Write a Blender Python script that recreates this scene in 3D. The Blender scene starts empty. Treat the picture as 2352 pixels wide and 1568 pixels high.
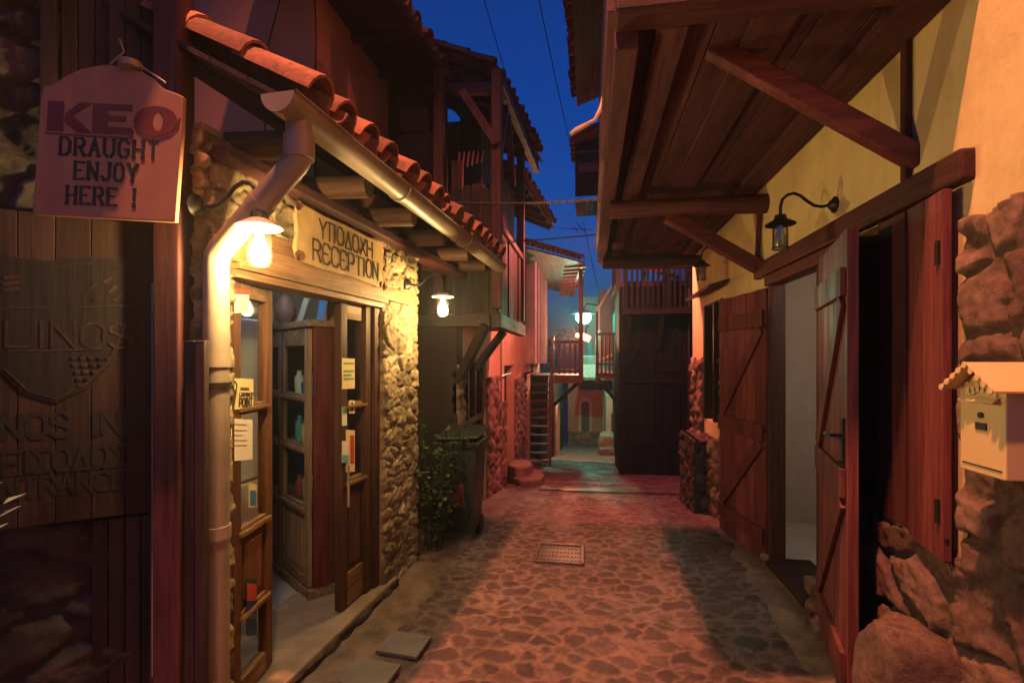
import bpy, math, random
import numpy as np
from mathutils import Vector, Matrix
V = Vector
R = math.radians
scn = bpy.context.scene
col = scn.collection

# ------------------------------------------------------------------ camera
EYE, YAW, FPX = 1.65, R(8.85), 1150.0
cs, sn = math.cos(YAW), math.sin(YAW)
cam_d = bpy.data.cameras.new('camera')
cam_d.sensor_width = 36.0
cam_d.lens = FPX / 2352 * 36
cam_d.shift_y = 41 / 2352
cam_d.clip_start = 0.05
cam_d.clip_end = 2000
cam = bpy.data.objects.new('camera', cam_d)
col.objects.link(cam)
cam.location = (0, 0, EYE)
cam.rotation_euler = (R(90), 0, YAW)
scn.camera = cam

# ------------------------------------------------------------------ night sky
w = bpy.data.worlds.new('World')
scn.world = w
w.use_nodes = True
nt = w.node_tree
bgn = nt.nodes['Background']
SUN_EL, TINT = 0.5, (0.10, 0.60, 1.2, 1)
sky = nt.nodes.new('ShaderNodeTexSky')
sky.sky_type = 'NISHITA'
sky.sun_disc = False
sky.sun_elevation = R(SUN_EL)
sky.sun_rotation = R(180)
sky.ozone_density = 4.0
tint = nt.nodes.new('ShaderNodeMix')
tint.data_type = 'RGBA'
tint.blend_type = 'MULTIPLY'
tint.inputs[0].default_value = 1.0
tint.inputs[7].default_value = TINT
nt.links.new(sky.outputs[0], tint.inputs[6])
nt.links.new(tint.outputs[2], bgn.inputs[0])
bgn.inputs[1].default_value = 0.15

# ------------------------------------------------------------------ street lights behind / above the camera
def light(name, kind, loc, colr, watt, size=0.1, target=None, spot=None, blend=0.2):
    d = bpy.data.lights.new(name, kind)
    d.color = colr
    d.energy = watt
    d.shadow_soft_size = size
    if spot:
        d.spot_size = R(spot)
        d.spot_blend = blend
    o = bpy.data.objects.new(name, d)
    col.objects.link(o)
    o.location = loc
    if target is not None:
        o.rotation_euler = (V(target) - V(loc)).to_track_quat('-Z', 'Y').to_euler()
    return o
SODIUM = (1.0, 0.305, 0.14)
light('sodium_lamp_light', 'SPOT', (-1.2, 0.25, 9.5), SODIUM, 2800, 0.1, (0.3, 0.9, 0.0), 84, 1.0)
light('corner_lamp_light', 'POINT', (0.38, 7.2, 3.42), (1.0, 0.185, 0.125), 240, 0.04)

vs = scn.view_settings
vs.view_transform = 'Standard'
vs.look = 'None'
vs.exposure = 1.2
vs.gamma = 1.0
cy = scn.cycles
cy.use_denoising = True
cy.denoiser = 'OPENIMAGEDENOISE'
cy.denoising_input_passes = 'RGB_ALBEDO_NORMAL'
cy.denoising_prefilter = 'ACCURATE'
cy.light_sampling_threshold = 0.0
cy.max_bounces = 6
cy.diffuse_bounces = 4
cy.glossy_bounces = 3
cy.transparent_max_bounces = 12
cy.sample_clamp_indirect = 1.5
cy.sample_clamp_direct = 12.0
cy.blur_glossy = 1.0
cy.caustics_reflective = False
cy.caustics_refractive = False

# ------------------------------------------------------------------ where things stand
# points of the place from a sight line (2352 px wide frame) and a plane
def _r(px): return (px - 1176) / FPX
def W(px, py, D):
    r = _r(px)
    return V((D * (cs * r - sn), D * (sn * r + cs), EYE + (825 - py) / FPX * D))
def onX(px, py, X):
    return W(px, py, X / (cs * _r(px) - sn))
def onY(px, py, Y):
    return W(px, py, Y / (sn * _r(px) + cs))
def onZ(px, py, z):
    return W(px, py, (z - EYE) * FPX / (825 - py))
FS = 0.067                                    # the reception front is skewed a little to the street
FK = -1.42 - FS * 3.3
def onF(px, py, off=0.0):
    r = _r(px)
    return W(px, py, (FK + off) / ((cs * r - sn) - FS * (sn * r + cs)))
def FA(Y, z, off=0.0):
    return V((FK + FS * Y + off, Y, z))
UF = V((FS, 1, 0)).normalized()
NF = V((1, -FS, 0)).normalized()
def gz(Y):
    return 0.0 if Y < 5 else -0.12 * (Y - 5)

# ------------------------------------------------------------------ tagging
def tag(o, label=None, cat=None, group=None, kind=None):
    if label: o['label'] = label
    if cat: o['category'] = cat
    if group: o['group'] = group
    if kind: o['kind'] = kind
    return o
def thing(name, label, cat, loc=(0, 0, 0), rz=0.0, group=None):
    o = bpy.data.objects.new(name, None)
    col.objects.link(o)
    o.empty_display_size = 0.1
    o.location = loc
    o.rotation_euler = (0, 0, rz)
    return tag(o, label, cat, group)
def base_of(p):
    v = V((0, 0, 0))
    while p is not None:
        v += p.location
        p = p.parent
    return v
def copy_tree(o, parent=None):
    c = o.copy()
    col.objects.link(c)
    c.parent = parent
    for ch in list(o.children):
        copy_tree(ch, c)
    return c

# ------------------------------------------------------------------ mesh builder
class MB:
    def __init__(s):
        s.v, s.f, s.marks = [], [], []
    def add(s, vs_, fs_):
        n = len(s.v)
        s.marks.append((n, len(s.f)))
        s.v += [tuple(p) for p in vs_]
        s.f += [tuple(i + n for i in f) for f in fs_]
        return s
    def box(s, c, size, rot=None):
        c = V(c)
        hx, hy, hz = size[0] / 2, size[1] / 2, size[2] / 2
        pts = [V((x, y, z)) for x in (-hx, hx) for y in (-hy, hy) for z in (-hz, hz)]
        if rot is not None: pts = [rot @ p for p in pts]
        return s.add([c + p for p in pts], [(0, 1, 3, 2), (4, 6, 7, 5), (0, 4, 5, 1), (2, 3, 7, 6), (0, 2, 6, 4), (1, 5, 7, 3)])
    def span(s, a, b):
        a, b = V(a), V(b)
        return s.box((a + b) / 2, [abs(b[i] - a[i]) for i in range(3)])
    def bar(s, p, q, wd, ht, up=(0, 0, 1), off=0.0):
        p, q = V(p), V(q)
        d = q - p
        L = d.length
        d.normalize()
        up = V(up)
        if abs(d.dot(up)) > 0.98: up = V((1, 0, 0)) if abs(d.x) < 0.9 else V((0, 1, 0))
        sd = d.cross(up).normalized()
        u2 = sd.cross(d).normalized()
        m = Matrix((sd, d, u2)).transposed()
        return s.box((p + q) / 2 + u2 * off, (wd, L, ht), m)
    def tube(s, pts, r, n=10, caps=True):
        pts = [V(p) for p in pts]
        m = len(pts)
        rs = r if isinstance(r, (list, tuple)) else [r] * m
        vs_, fs_ = [], []
        ref = None
        for i in range(m):
            t = (pts[min(i + 1, m - 1)] - pts[max(i - 1, 0)]).normalized()
            if ref is None:
                ref = V((0, 0, 1)) if abs(t.z) < 0.9 else V((1, 0, 0))
            a = t.cross(ref).normalized()
            b = a.cross(t).normalized()
            ref = b
            for k in range(n):
                an = 2 * math.pi * k / n
                vs_.append(pts[i] + (a * math.cos(an) + b * math.sin(an)) * rs[i])
        for i in range(m - 1):
            for k in range(n):
                k2 = (k + 1) % n
                fs_.append((i * n + k, i * n + k2, (i + 1) * n + k2, (i + 1) * n + k))
        if caps:
            fs_.append(tuple(range(n - 1, -1, -1)))
            fs_.append(tuple((m - 1) * n + k for k in range(n)))
        return s.add(vs_, fs_)
    def lathe(s, c, prof, n=20, rot=None):
        c = V(c)
        vs_, fs_ = [], []
        for (r_, z_) in prof:
            for k in range(n):
                a = 2 * math.pi * k / n
                p = V((r_ * math.cos(a), r_ * math.sin(a), z_))
                if rot is not None: p = rot @ p
                vs_.append(c + p)
        for i in range(len(prof) - 1):
            for k in range(n):
                k2 = (k + 1) % n
                fs_.append((i * n + k, i * n + k2, (i + 1) * n + k2, (i + 1) * n + k))
        fs_.append(tuple(range(n - 1, -1, -1)))
        fs_.append(tuple((len(prof) - 1) * n + k for k in range(n)))
        return s.add(vs_, fs_)
    def prism(s, poly, ext):
        poly = [V(p) for p in poly]
        ext = V(ext)
        n = len(poly)
        fs_ = [tuple(range(n - 1, -1, -1)), tuple(range(n, 2 * n))]
        for i in range(n):
            j = (i + 1) % n
            fs_.append((i, j, n + j, n + i))
        return s.add(poly + [p + ext for p in poly], fs_)
    def build_each(s, name, mat, parent=None, smooth=False, bevel=0.0, seg=2):
        first = None
        mk = s.marks + [(len(s.v), len(s.f))]
        for (v0, f0), (v1, f1) in zip(mk[:-1], mk[1:]):
            m = MB()
            m.v = s.v[v0:v1]
            m.f = [tuple(i - v0 for i in f) for f in s.f[f0:f1]]
            o = m.build(name, mat, parent, smooth, bevel, seg)
            first = first or o
        return first
    def build(s, name, mat, parent=None, smooth=False, bevel=0.0, seg=2):
        me = bpy.data.meshes.new(name)
        vs_ = [V(p) for p in s.v]
        if parent is not None:
            off = base_of(parent)
        else:
            lo = [min(p[i] for p in vs_) for i in range(3)]
            hi = [max(p[i] for p in vs_) for i in range(3)]
            off = V(((lo[0] + hi[0]) / 2, (lo[1] + hi[1]) / 2, lo[2]))
        me.from_pydata([tuple(p - off) for p in vs_], [], s.f)
        me.materials.append(mat)
        o = bpy.data.objects.new(name, me)
        col.objects.link(o)
        if parent is not None: o.parent = parent
        else: o.location = off
        import bmesh
        bm = bmesh.new()
        bm.from_mesh(me)
        bmesh.ops.recalc_face_normals(bm, faces=bm.faces)
        bm.to_mesh(me)
        bm.free()
        if smooth:
            for p in me.polygons: p.use_smooth = True
            md = o.modifiers.new('split', 'EDGE_SPLIT')
            md.split_angle = R(40)
        if bevel:
            md = o.modifiers.new('bevel', 'BEVEL')
            md.width = bevel
            md.segments = seg
            md.limit_method = 'ANGLE'
            md.angle_limit = R(40)
        return o

# ------------------------------------------------------------------ materials
def new_mat(name):
    m = bpy.data.materials.new(name)
    m.use_nodes = True
    return m, m.node_tree, m.node_tree.nodes['Principled BSDF']
def nd(t, kind, **kw):
    n = t.nodes.new(kind)
    for k, v_ in kw.items(): setattr(n, k, v_)
    return n
def mixc(t, a, b, fac, mode='MIX'):
    n = nd(t, 'ShaderNodeMix', data_type='RGBA', blend_type=mode)
    for sock, val in ((0, fac), (6, a), (7, b)):
        if hasattr(val, 'is_output') or isinstance(val, bpy.types.NodeSocket): t.links.new(val, n.inputs[sock])
        else: n.inputs[sock].default_value = val if sock == 0 else (*val, 1)
    return n.outputs[2]
def noise(t, scale, detail=4, rough=0.55, stretch=None, coord='Object'):
    tc = nd(t, 'ShaderNodeTexCoord')
    n = nd(t, 'ShaderNodeTexNoise')
    n.inputs['Scale'].default_value = scale
    n.inputs['Detail'].default_value = detail
    n.inputs['Roughness'].default_value = rough
    if stretch:
        mp = nd(t, 'ShaderNodeMapping')
        mp.inputs['Scale'].default_value = stretch
        t.links.new(tc.outputs[coord], mp.inputs[0])
        t.links.new(mp.outputs[0], n.inputs[0])
    else:
        t.links.new(tc.outputs[coord], n.inputs[0])
    return n.outputs[0]
def ramp(t, val, stops):
    n = nd(t, 'ShaderNodeValToRGB')
    e = n.color_ramp.elements
    while len(e) < len(stops): e.new(0.5)
    for i, (p, c) in enumerate(stops):
        e[i].position = p
        e[i].color = (*c, 1) if len(c) == 3 else c
    t.links.new(val, n.inputs[0])
    return n.outputs[0]
def bump(t, bs, val, strength, dist=0.01):
    b = nd(t, 'ShaderNodeBump')
    b.inputs['Strength'].default_value = strength
    b.inputs['Distance'].default_value = dist
    t.links.new(val, b.inputs['Height'])
    t.links.new(b.outputs[0], bs.inputs['Normal'])
def sc(c, k): return tuple(min(1, x * k) for x in c)

def M_wood(name, base, axis='z', rough=0.6, var=0.5):
    m, t, bs = new_mat(name)
    st = {'x': (1.2, 22, 22), 'y': (22, 1.2, 22), 'z': (22, 22, 1.2)}[axis]
    g = noise(t, 2.2, 6, 0.65, st)
    c1 = ramp(t, g, [(0.3, sc(base, 0.45)), (0.52, base), (0.75, sc(base, 1.5))])
    st2 = {'x': (0.8, 5, 5), 'y': (5, 0.8, 5), 'z': (5, 5, 0.8)}[axis]
    g2 = noise(t, 1.3, 4, 0.6, st2)
    v2 = ramp(t, g2, [(0.3, (0.55,) * 3), (0.7, (1.2,) * 3)])
    c2 = mixc(t, c1, v2, 1.0, 'MULTIPLY')
    geo = nd(t, 'ShaderNodeNewGeometry')
    isl = ramp(t, geo.outputs['Random Per Island'], [(0, (1 - var,) * 3), (1, (1 + var * 0.4,) * 3)])
    c3 = mixc(t, c2, isl, 1.0, 'MULTIPLY')
    t.links.new(c3, bs.inputs['Base Color'])
    rr = ramp(t, g2, [(0.3, (rough + 0.15,) * 3), (0.75, (rough - 0.1,) * 3)])
    t.links.new(rr, bs.inputs['Roughness'])
    bs.inputs['Specular IOR Level'].default_value = 0.3
    bump(t, bs, g, 0.5, 0.004)
    return m
def M_plain(name, base, rough=0.6, metal=0.0, var=0.25, scale=9, bmp=0.15, spec=0.4):
    m, t, bs = new_mat(name)
    g = noise(t, scale, 5, 0.6)
    c = ramp(t, g, [(0.3, sc(base, 1 - var)), (0.7, sc(base, 1 + var * 0.6))])
    t.links.new(c, bs.inputs['Base Color'])
    bs.inputs['Roughness'].default_value = rough
    bs.inputs['Metallic'].default_value = metal
    bs.inputs['Specular IOR Level'].default_value = spec
    if bmp: bump(t, bs, noise(t, scale * 6, 3, 0.6), bmp, 0.003)
    return m
def M_plaster(name, base, stain=(0.6, 0.52, 0.42), rough=0.85):
    m, t, bs = new_mat(name)
    g = noise(t, 1.4, 6, 0.65)
    c = ramp(t, g, [(0.3, tuple(base[i] * (0.45 + 0.5 * stain[i]) for i in range(3))), (0.6, base), (0.8, sc(base, 1.08))])
    g2 = noise(t, 3.0, 5, 0.7, (6, 6, 0.7))
    c2 = mixc(t, c, ramp(t, g2, [(0.35, (0.78,) * 3), (0.6, (1.0,) * 3)]), 0.3, 'MULTIPLY')
    c2 = mixc(t, c2, ramp(t, noise(t, 5.5, 8, .75), [(0.30, (0.66,) * 3), (0.42, (1.0,) * 3)]), 0.55, 'MULTIPLY')
    t.links.new(c2, bs.inputs['Base Color'])
    bs.inputs['Roughness'].default_value = rough
    bs.inputs['Specular IOR Level'].default_value = 0.2
    bump(t, bs, noise(t, 16, 6, 0.65), 0.35, 0.012)
    return m
def M_stone(name, a, b, c, mortar, rlo=0.7, rhi=0.9, fine=0.35):
    m, t, bs = new_mat(name)
    at = nd(t, 'ShaderNodeAttribute', attribute_name='Col')
    sp = nd(t, 'ShaderNodeSeparateColor')
    t.links.new(at.outputs['Color'], sp.inputs[0])
    cst = ramp(t, sp.outputs[0], [(0.0, a), (0.5, b), (1.0, c)])
    cm = mixc(t, cst, mortar, sp.outputs[1])
    g = noise(t, 28, 6, 0.7)
    cf = mixc(t, cm, ramp(t, g, [(0.3, (1 - fine,) * 3), (0.7, (1 + fine * 0.5,) * 3)]), 1.0, 'MULTIPLY')
    g1 = noise(t, 2.5, 5, 0.6)
    cf = mixc(t, cf, ramp(t, g1, [(0.3, (0.68,) * 3), (0.7, (1.15,) * 3)]), 1.0, 'MULTIPLY')
    t.links.new(cf, bs.inputs['Base Color'])
    rr = ramp(t, sp.outputs[2], [(0.25, (rlo,) * 3), (0.75, (rhi,) * 3)])
    t.links.new(rr, bs.inputs['Roughness'])
    bs.inputs['Specular IOR Level'].default_value = 0.4
    bump(t, bs, noise(t, 45, 8, 0.78), 0.9, 0.012)
    return m
def M_emit(name, colr, strength):
    m, t, bs = new_mat(name)
    bs.inputs['Base Color'].default_value = (*sc(colr, 0.8), 1)
    bs.inputs['Emission Color'].default_value = (*colr, 1)
    bs.inputs['Emission Strength'].default_value = strength
    return m
def M_glow(name, colr, strength, clear=0.9):
    # thin glowing glass: the lamp inside shines through it
    m, t, bs = new_mat(name)
    t.nodes.remove(bs)
    tr = nd(t, 'ShaderNodeBsdfTransparent')
    tr.inputs[0].default_value = (clear, clear, clear, 1)
    em = nd(t, 'ShaderNodeEmission')
    em.inputs[0].default_value = (*colr, 1)
    em.inputs[1].default_value = strength
    ad = nd(t, 'ShaderNodeAddShader')
    t.links.new(tr.outputs[0], ad.inputs[0])
    t.links.new(em.outputs[0], ad.inputs[1])
    t.links.new(ad.outputs[0], t.nodes['Material Output'].inputs[0])
    m.cycles.emission_sampling = 'NONE'
    return m
def M_glass(name, colr=(0.9, 0.95, 0.95), gloss=0.1, frost=0.0, rough=0.03):
    m, t, bs = new_mat(name)
    t.nodes.remove(bs)
    out = t.nodes['Material Output']
    tr = nd(t, 'ShaderNodeBsdfTransparent')
    tr.inputs[0].default_value = (*colr, 1)
    gl = nd(t, 'ShaderNodeBsdfGlossy')
    gl.inputs['Roughness'].default_value = rough
    mx = nd(t, 'ShaderNodeMixShader')
    mx.inputs[0].default_value = gloss
    t.links.new(tr.outputs[0], mx.inputs[1])
    t.links.new(gl.outputs[0], mx.inputs[2])
    res = mx.outputs[0]
    if frost:
        tl = nd(t, 'ShaderNodeBsdfTranslucent')
        tl.inputs[0].default_value = (0.9, 0.9, 0.88, 1)
        m2 = nd(t, 'ShaderNodeMixShader')
        m2.inputs[0].default_value = frost
        t.links.new(res, m2.inputs[1])
        t.links.new(tl.outputs[0], m2.inputs[2])
        res = m2.outputs[0]
    t.links.new(res, out.inputs[0])
    return m

WD = (0.13, 0.042, 0.044)
wz, wy, wx = (M_wood('brown_wood_' + a, WD, a) for a in 'zyx')
DK = (0.045, 0.026, 0.027)
dz_, dy_, dx_ = (M_wood('dark_wood_' + a, DK, a) for a in 'zyx')
RD = (0.185, 0.05, 0.052)
rz_, ry_, rx_ = (M_wood('red_wood_' + a, RD, a, 0.5) for a in 'zyx')
GRW = (0.25, 0.175, 0.125)
gwz, gwy, gwx = (M_wood('grey_wood_' + a, GRW, a, 0.65, 0.2) for a in 'zyx')
HN = (0.36, 0.2, 0.09)
hnz, hny = M_wood('honey_wood_z', HN, 'z', 0.5, 0.25), M_wood('honey_wood_y', HN, 'y', 0.5, 0.25)
plaster_y = M_plaster('cream_plaster', (0.76, 0.63, 0.33))
plaster_p = M_plaster('pink_plaster', (0.40, 0.215, 0.16))
plaster_s = M_plaster('salmon_plaster', (0.64, 0.42, 0.28))
plaster_w = M_plaster('white_plaster', (0.62, 0.60, 0.55))
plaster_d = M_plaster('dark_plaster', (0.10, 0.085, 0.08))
stone_r = M_stone('rubble_stone', (0.15, 0.086, 0.07), (0.24, 0.145, 0.113), (0.35, 0.225, 0.17), (0.16, 0.10, 0.08), .7, .9, .5)
stone_f = M_stone('warm_rubble_stone', (0.18, 0.14, 0.08), (0.32, 0.25, 0.145), (0.46, 0.36, 0.22), (0.22, 0.17, 0.10), .7, .9, .5)
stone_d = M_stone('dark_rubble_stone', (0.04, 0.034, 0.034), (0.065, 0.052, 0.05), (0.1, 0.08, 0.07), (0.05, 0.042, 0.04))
cobble = M_stone('cobble_stone', (0.072, 0.048, 0.053), (0.10, 0.066, 0.071), (0.142, 0.093, 0.095), (0.225, 0.145, 0.13), 0.46, 0.85, 0.45)
concrete = M_plain('brown_concrete', (0.2, 0.16, 0.13), 0.85, 0, 0.35, 5, 0.4)
def M_tile(name, base):
    m, t, bs = new_mat(name)
    g = noise(t, 9, 6, 0.7)
    c = ramp(t, g, [(0.3, sc(base, .5)), (0.5, base), (0.72, sc(base, 1.35))])
    geo = nd(t, 'ShaderNodeNewGeometry')
    c = mixc(t, c, ramp(t, geo.outputs['Random Per Island'], [(0, (.5, .46, .45)), (.5, (.9, .85, .8)), (1, (1.15, 1.2, 1.2))]), 1.0, 'MULTIPLY')
    sp = ramp(t, noise(t, 23, 5, .75), [(.56, (0, 0, 0)), (.66, (1, 1, 1))])
    c = mixc(t, c, (.09, .08, .05), sp)
    t.links.new(c, bs.inputs['Base Color'])
    bs.inputs['Roughness'].default_value = .88
    bump(t, bs, noise(t, 50, 5, .7), .7, .006)
    return m
tile_m = M_tile('clay_tile', (0.30, 0.12, 0.075))
tile_d = M_tile('old_clay_tile', (0.2, 0.085, 0.06))
metal_g = M_plain('grey_metal', (0.30, 0.255, 0.20), 0.45, 0.15, 0.2, 6, 0.1)
iron = M_plain('black_iron', (0.028, 0.026, 0.026), 0.45, 0.4, 0.3, 12, 0.2)
white_enamel = M_plain('pale_enamel', (0.6, 0.56, 0.48), 0.4, 0, 0.1, 6, 0.05)
cable_m = M_plain('black_cable', (0.02, 0.02, 0.02), 0.6)
glass_m = M_glass('clear_glass')
jar_m = M_glass('clear_jar_glass', (0.88, 0.9, 0.88), 0.12)
halo_jar_m = M_glass('halo_jar_glass', (0.97, 0.96, 0.93), 0.02, 0.002, 0.08)  # slight translucency added so the lit jars carry the bulb's halo
ink = M_plain('black_paint', (0.022, 0.02, 0.02), 0.6)
paper_w = M_plain('white_paper', (0.75, 0.73, 0.68), 0.8, 0, 0.06, 10, 0)
paper_y = M_plain('yellow_paper', (0.7, 0.6, 0.32), 0.8, 0, 0.06, 10, 0)
paper_r = M_plain('red_print', (0.5, 0.06, 0.04), 0.7)
paper_b = M_plain('blue_print', (0.05, 0.18, 0.4), 0.7)
paper_g = M_plain('green_print', (0.12, 0.35, 0.2), 0.7)
teal_m = M_plain('teal_plastic', (0.12, 0.5, 0.52), 0.5)
leaf_m = M_plain('leaf_green', (0.025, 0.055, 0.018), 0.55, 0, 0.5, 4, 0)
leaf_c = M_plain('pale_leaf', (0.2, 0.36, 0.28), 0.5, 0, 0.3, 4, 0)

# ------------------------------------------------------------------ rubble and cobble sheets
_rs = np.random.RandomState(5)
_tab = _rs.rand(256, 256).astype(np.float32)
def vnoise(x, y):
    xi = np.floor(x).astype(int)
    yi = np.floor(y).astype(int)
    fx, fy = x - xi, y - yi
    fx = fx * fx * (3 - 2 * fx)
    fy = fy * fy * (3 - 2 * fy)
    g = lambda a, b: _tab[a & 255, b & 255]
    return (g(xi, yi) * (1 - fx) * (1 - fy) + g(xi + 1, yi) * fx * (1 - fy) + g(xi, yi + 1) * (1 - fx) * fy + g(xi + 1, yi + 1) * fx * fy)
def fbm(x, y, o=4):
    s, a, tot = 0, 1.0, 0
    for i in range(o):
        s = s + a * vnoise(x * 2 ** i + 17.3 * i, y * 2 ** i + 9.1 * i)
        tot += a
        a *= 0.55
    return s / tot
def sstep(a, b, x):
    t = np.clip((x - a) / (b - a), 0, 1)
    return t * t * (3 - 2 * t)
def stone_sheet(name, O, U, Vv, wd, ht, res, su, sv, depth, mat, parent=None, seed=1, mask=None, joint=(0.06, 0.2), round_=0.55, base=None, skirt=0.06, flat=0.0, crag=0.0):
    O, U, Vv = V(O), V(U).normalized(), V(Vv).normalized()
    N = U.cross(Vv).normalized()
    nu, nv = max(2, int(wd / res) + 1), max(2, int(ht / res) + 1)
    u = np.linspace(0, wd, nu, dtype=np.float32)
    v = np.linspace(0, ht, nv, dtype=np.float32)
    uu, vv = np.meshgrid(u, v)
    uu, vv = uu.ravel(), vv.ravel()
    k = 1.3 / su
    wu = uu + (fbm(uu * k + seed * 3.1, vv * k + 4) - 0.5) * su * 0.9
    wv = vv + (fbm(uu * k + 40, vv * k + seed * 7.7) - 0.5) * sv * 0.9
    gu, gv = wu / su, wv / sv
    cu, cv = np.floor(gu).astype(int), np.floor(gv).astype(int)
    rt = np.random.RandomState(seed).rand(128, 128, 5).astype(np.float32)
    F1 = np.full(uu.shape, 9.0, np.float32)
    F2 = F1.copy()
    I1 = np.zeros(uu.shape, int)
    J1 = I1.copy()
    for di in range(-2, 3):
        for dj in range(-2, 3):
            a, b = cu + di, cv + dj
            rr = rt[a & 127, b & 127]
            sx = a + 0.5 + (rr[:, 0] - 0.5) * 1.05 + 0.5 * (b & 1)
            sy = b + 0.5 + (rr[:, 1] - 0.5) * 1.0
            d = np.sqrt((gu - sx) ** 2 + (gv - sy) ** 2) - rr[:, 2] * 0.38
            less = d < F1
            F2 = np.where(less, F1, np.minimum(F2, d))
            I1 = np.where(less, a, I1)
            J1 = np.where(less, b, J1)
            F1 = np.where(less, d, F1)
    rr = rt[I1 & 127, J1 & 127]
    e = F2 - F1 + (fbm(uu * 14 / su * 0.12, vv * 14 / su * 0.12) - 0.5) * 0.16
    n1 = fbm(uu * 5 / su * 0.3, vv * 5 / su * 0.3)
    n2 = fbm(uu * 30 + 5, vv * 30)
    h = depth * (sstep(0.03, round_, e) * (0.45 + 0.55 * rr[:, 3])) + depth * 0.35 * (n1 - 0.5) * (1 - flat) + depth * 0.22 * (n2 - 0.5) * (1 - flat)
    if crag:
        h = h + depth * crag * (0.5 - np.abs(fbm(uu * 17, vv * 21) - 0.5) * 4) + depth * crag * .9 * (fbm(uu * 42, vv * 48 + 9) - .5) + depth * crag * 1.2 * (fbm(uu * 7 + 2, vv * 8) - .5)
    h = h + depth * 0.2
    g = 1 - sstep(joint[0], joint[1], e)
    colr = np.stack([rr[:, 4], g, fbm(uu * 3.1, vv * 3.1), np.ones_like(g)], 1).astype(np.float32)
    P = np.array(O)[None, :] + uu[:, None] * np.array(U)[None, :] + vv[:, None] * np.array(Vv)[None, :] + h[:, None] * np.array(N)[None, :]
    if base is not None: P[:, 2] += base(P[:, 0], P[:, 1])
    idx = np.arange(nu * nv).reshape(nv, nu)
    q = np.stack([idx[:-1, :-1], idx[:-1, 1:], idx[1:, 1:], idx[1:, :-1]], -1).reshape(-1, 4)
    if mask is not None:
        cx = (uu[q[:, 0]] + uu[q[:, 2]]) / 2
        cz = (vv[q[:, 0]] + vv[q[:, 2]]) / 2
        q = q[mask(cx, cz)]
    if skirt:
        n0 = len(P)
        used = {}
        from collections import Counter
        ed = np.concatenate([q[:, [0, 1]], q[:, [1, 2]], q[:, [2, 3]], q[:, [3, 0]]])
        key = np.sort(ed, 1)
        _, inv, cnt = np.unique(key, axis=0, return_inverse=True, return_counts=True)
        be = ed[cnt[inv.ravel()] == 1]
        bv = np.unique(be)
        mp = np.full(n0, -1)
        mp[bv] = n0 + np.arange(len(bv))
        P = np.concatenate([P, P[bv] - np.array(N)[None, :] * skirt])
        colr = np.concatenate([colr, colr[bv]])
        q = np.concatenate([q, np.stack([be[:, 1], be[:, 0], mp[be[:, 0]], mp[be[:, 1]]], 1)])
    me = bpy.data.meshes.new(name)
    off = np.array(base_of(parent)) if parent is not None else np.array([P[:, 0].mean(), P[:, 1].mean(), P[:, 2].min()])
    P = (P - off).astype(np.float32)
    me.vertices.add(len(P))
    me.vertices.foreach_set('co', P.ravel())
    me.loops.add(len(q) * 4)
    me.loops.foreach_set('vertex_index', q.ravel().astype(np.int32))
    me.polygons.add(len(q))
    me.polygons.foreach_set('loop_start', np.arange(len(q), dtype=np.int32) * 4)
    me.polygons.foreach_set('loop_total', np.full(len(q), 4, np.int32))
    me.polygons.foreach_set('use_smooth', np.ones(len(q), bool))
    ca = me.color_attributes.new('Col', 'FLOAT_COLOR', 'POINT')
    ca.data.foreach_set('color', colr.ravel())
    me.update(calc_edges=True)
    me.validate()
    me.materials.append(mat)
    o = bpy.data.objects.new(name, me)
    col.objects.link(o)
    if parent is not None: o.parent = parent
    else: o.location = V(off)
    return o

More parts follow.
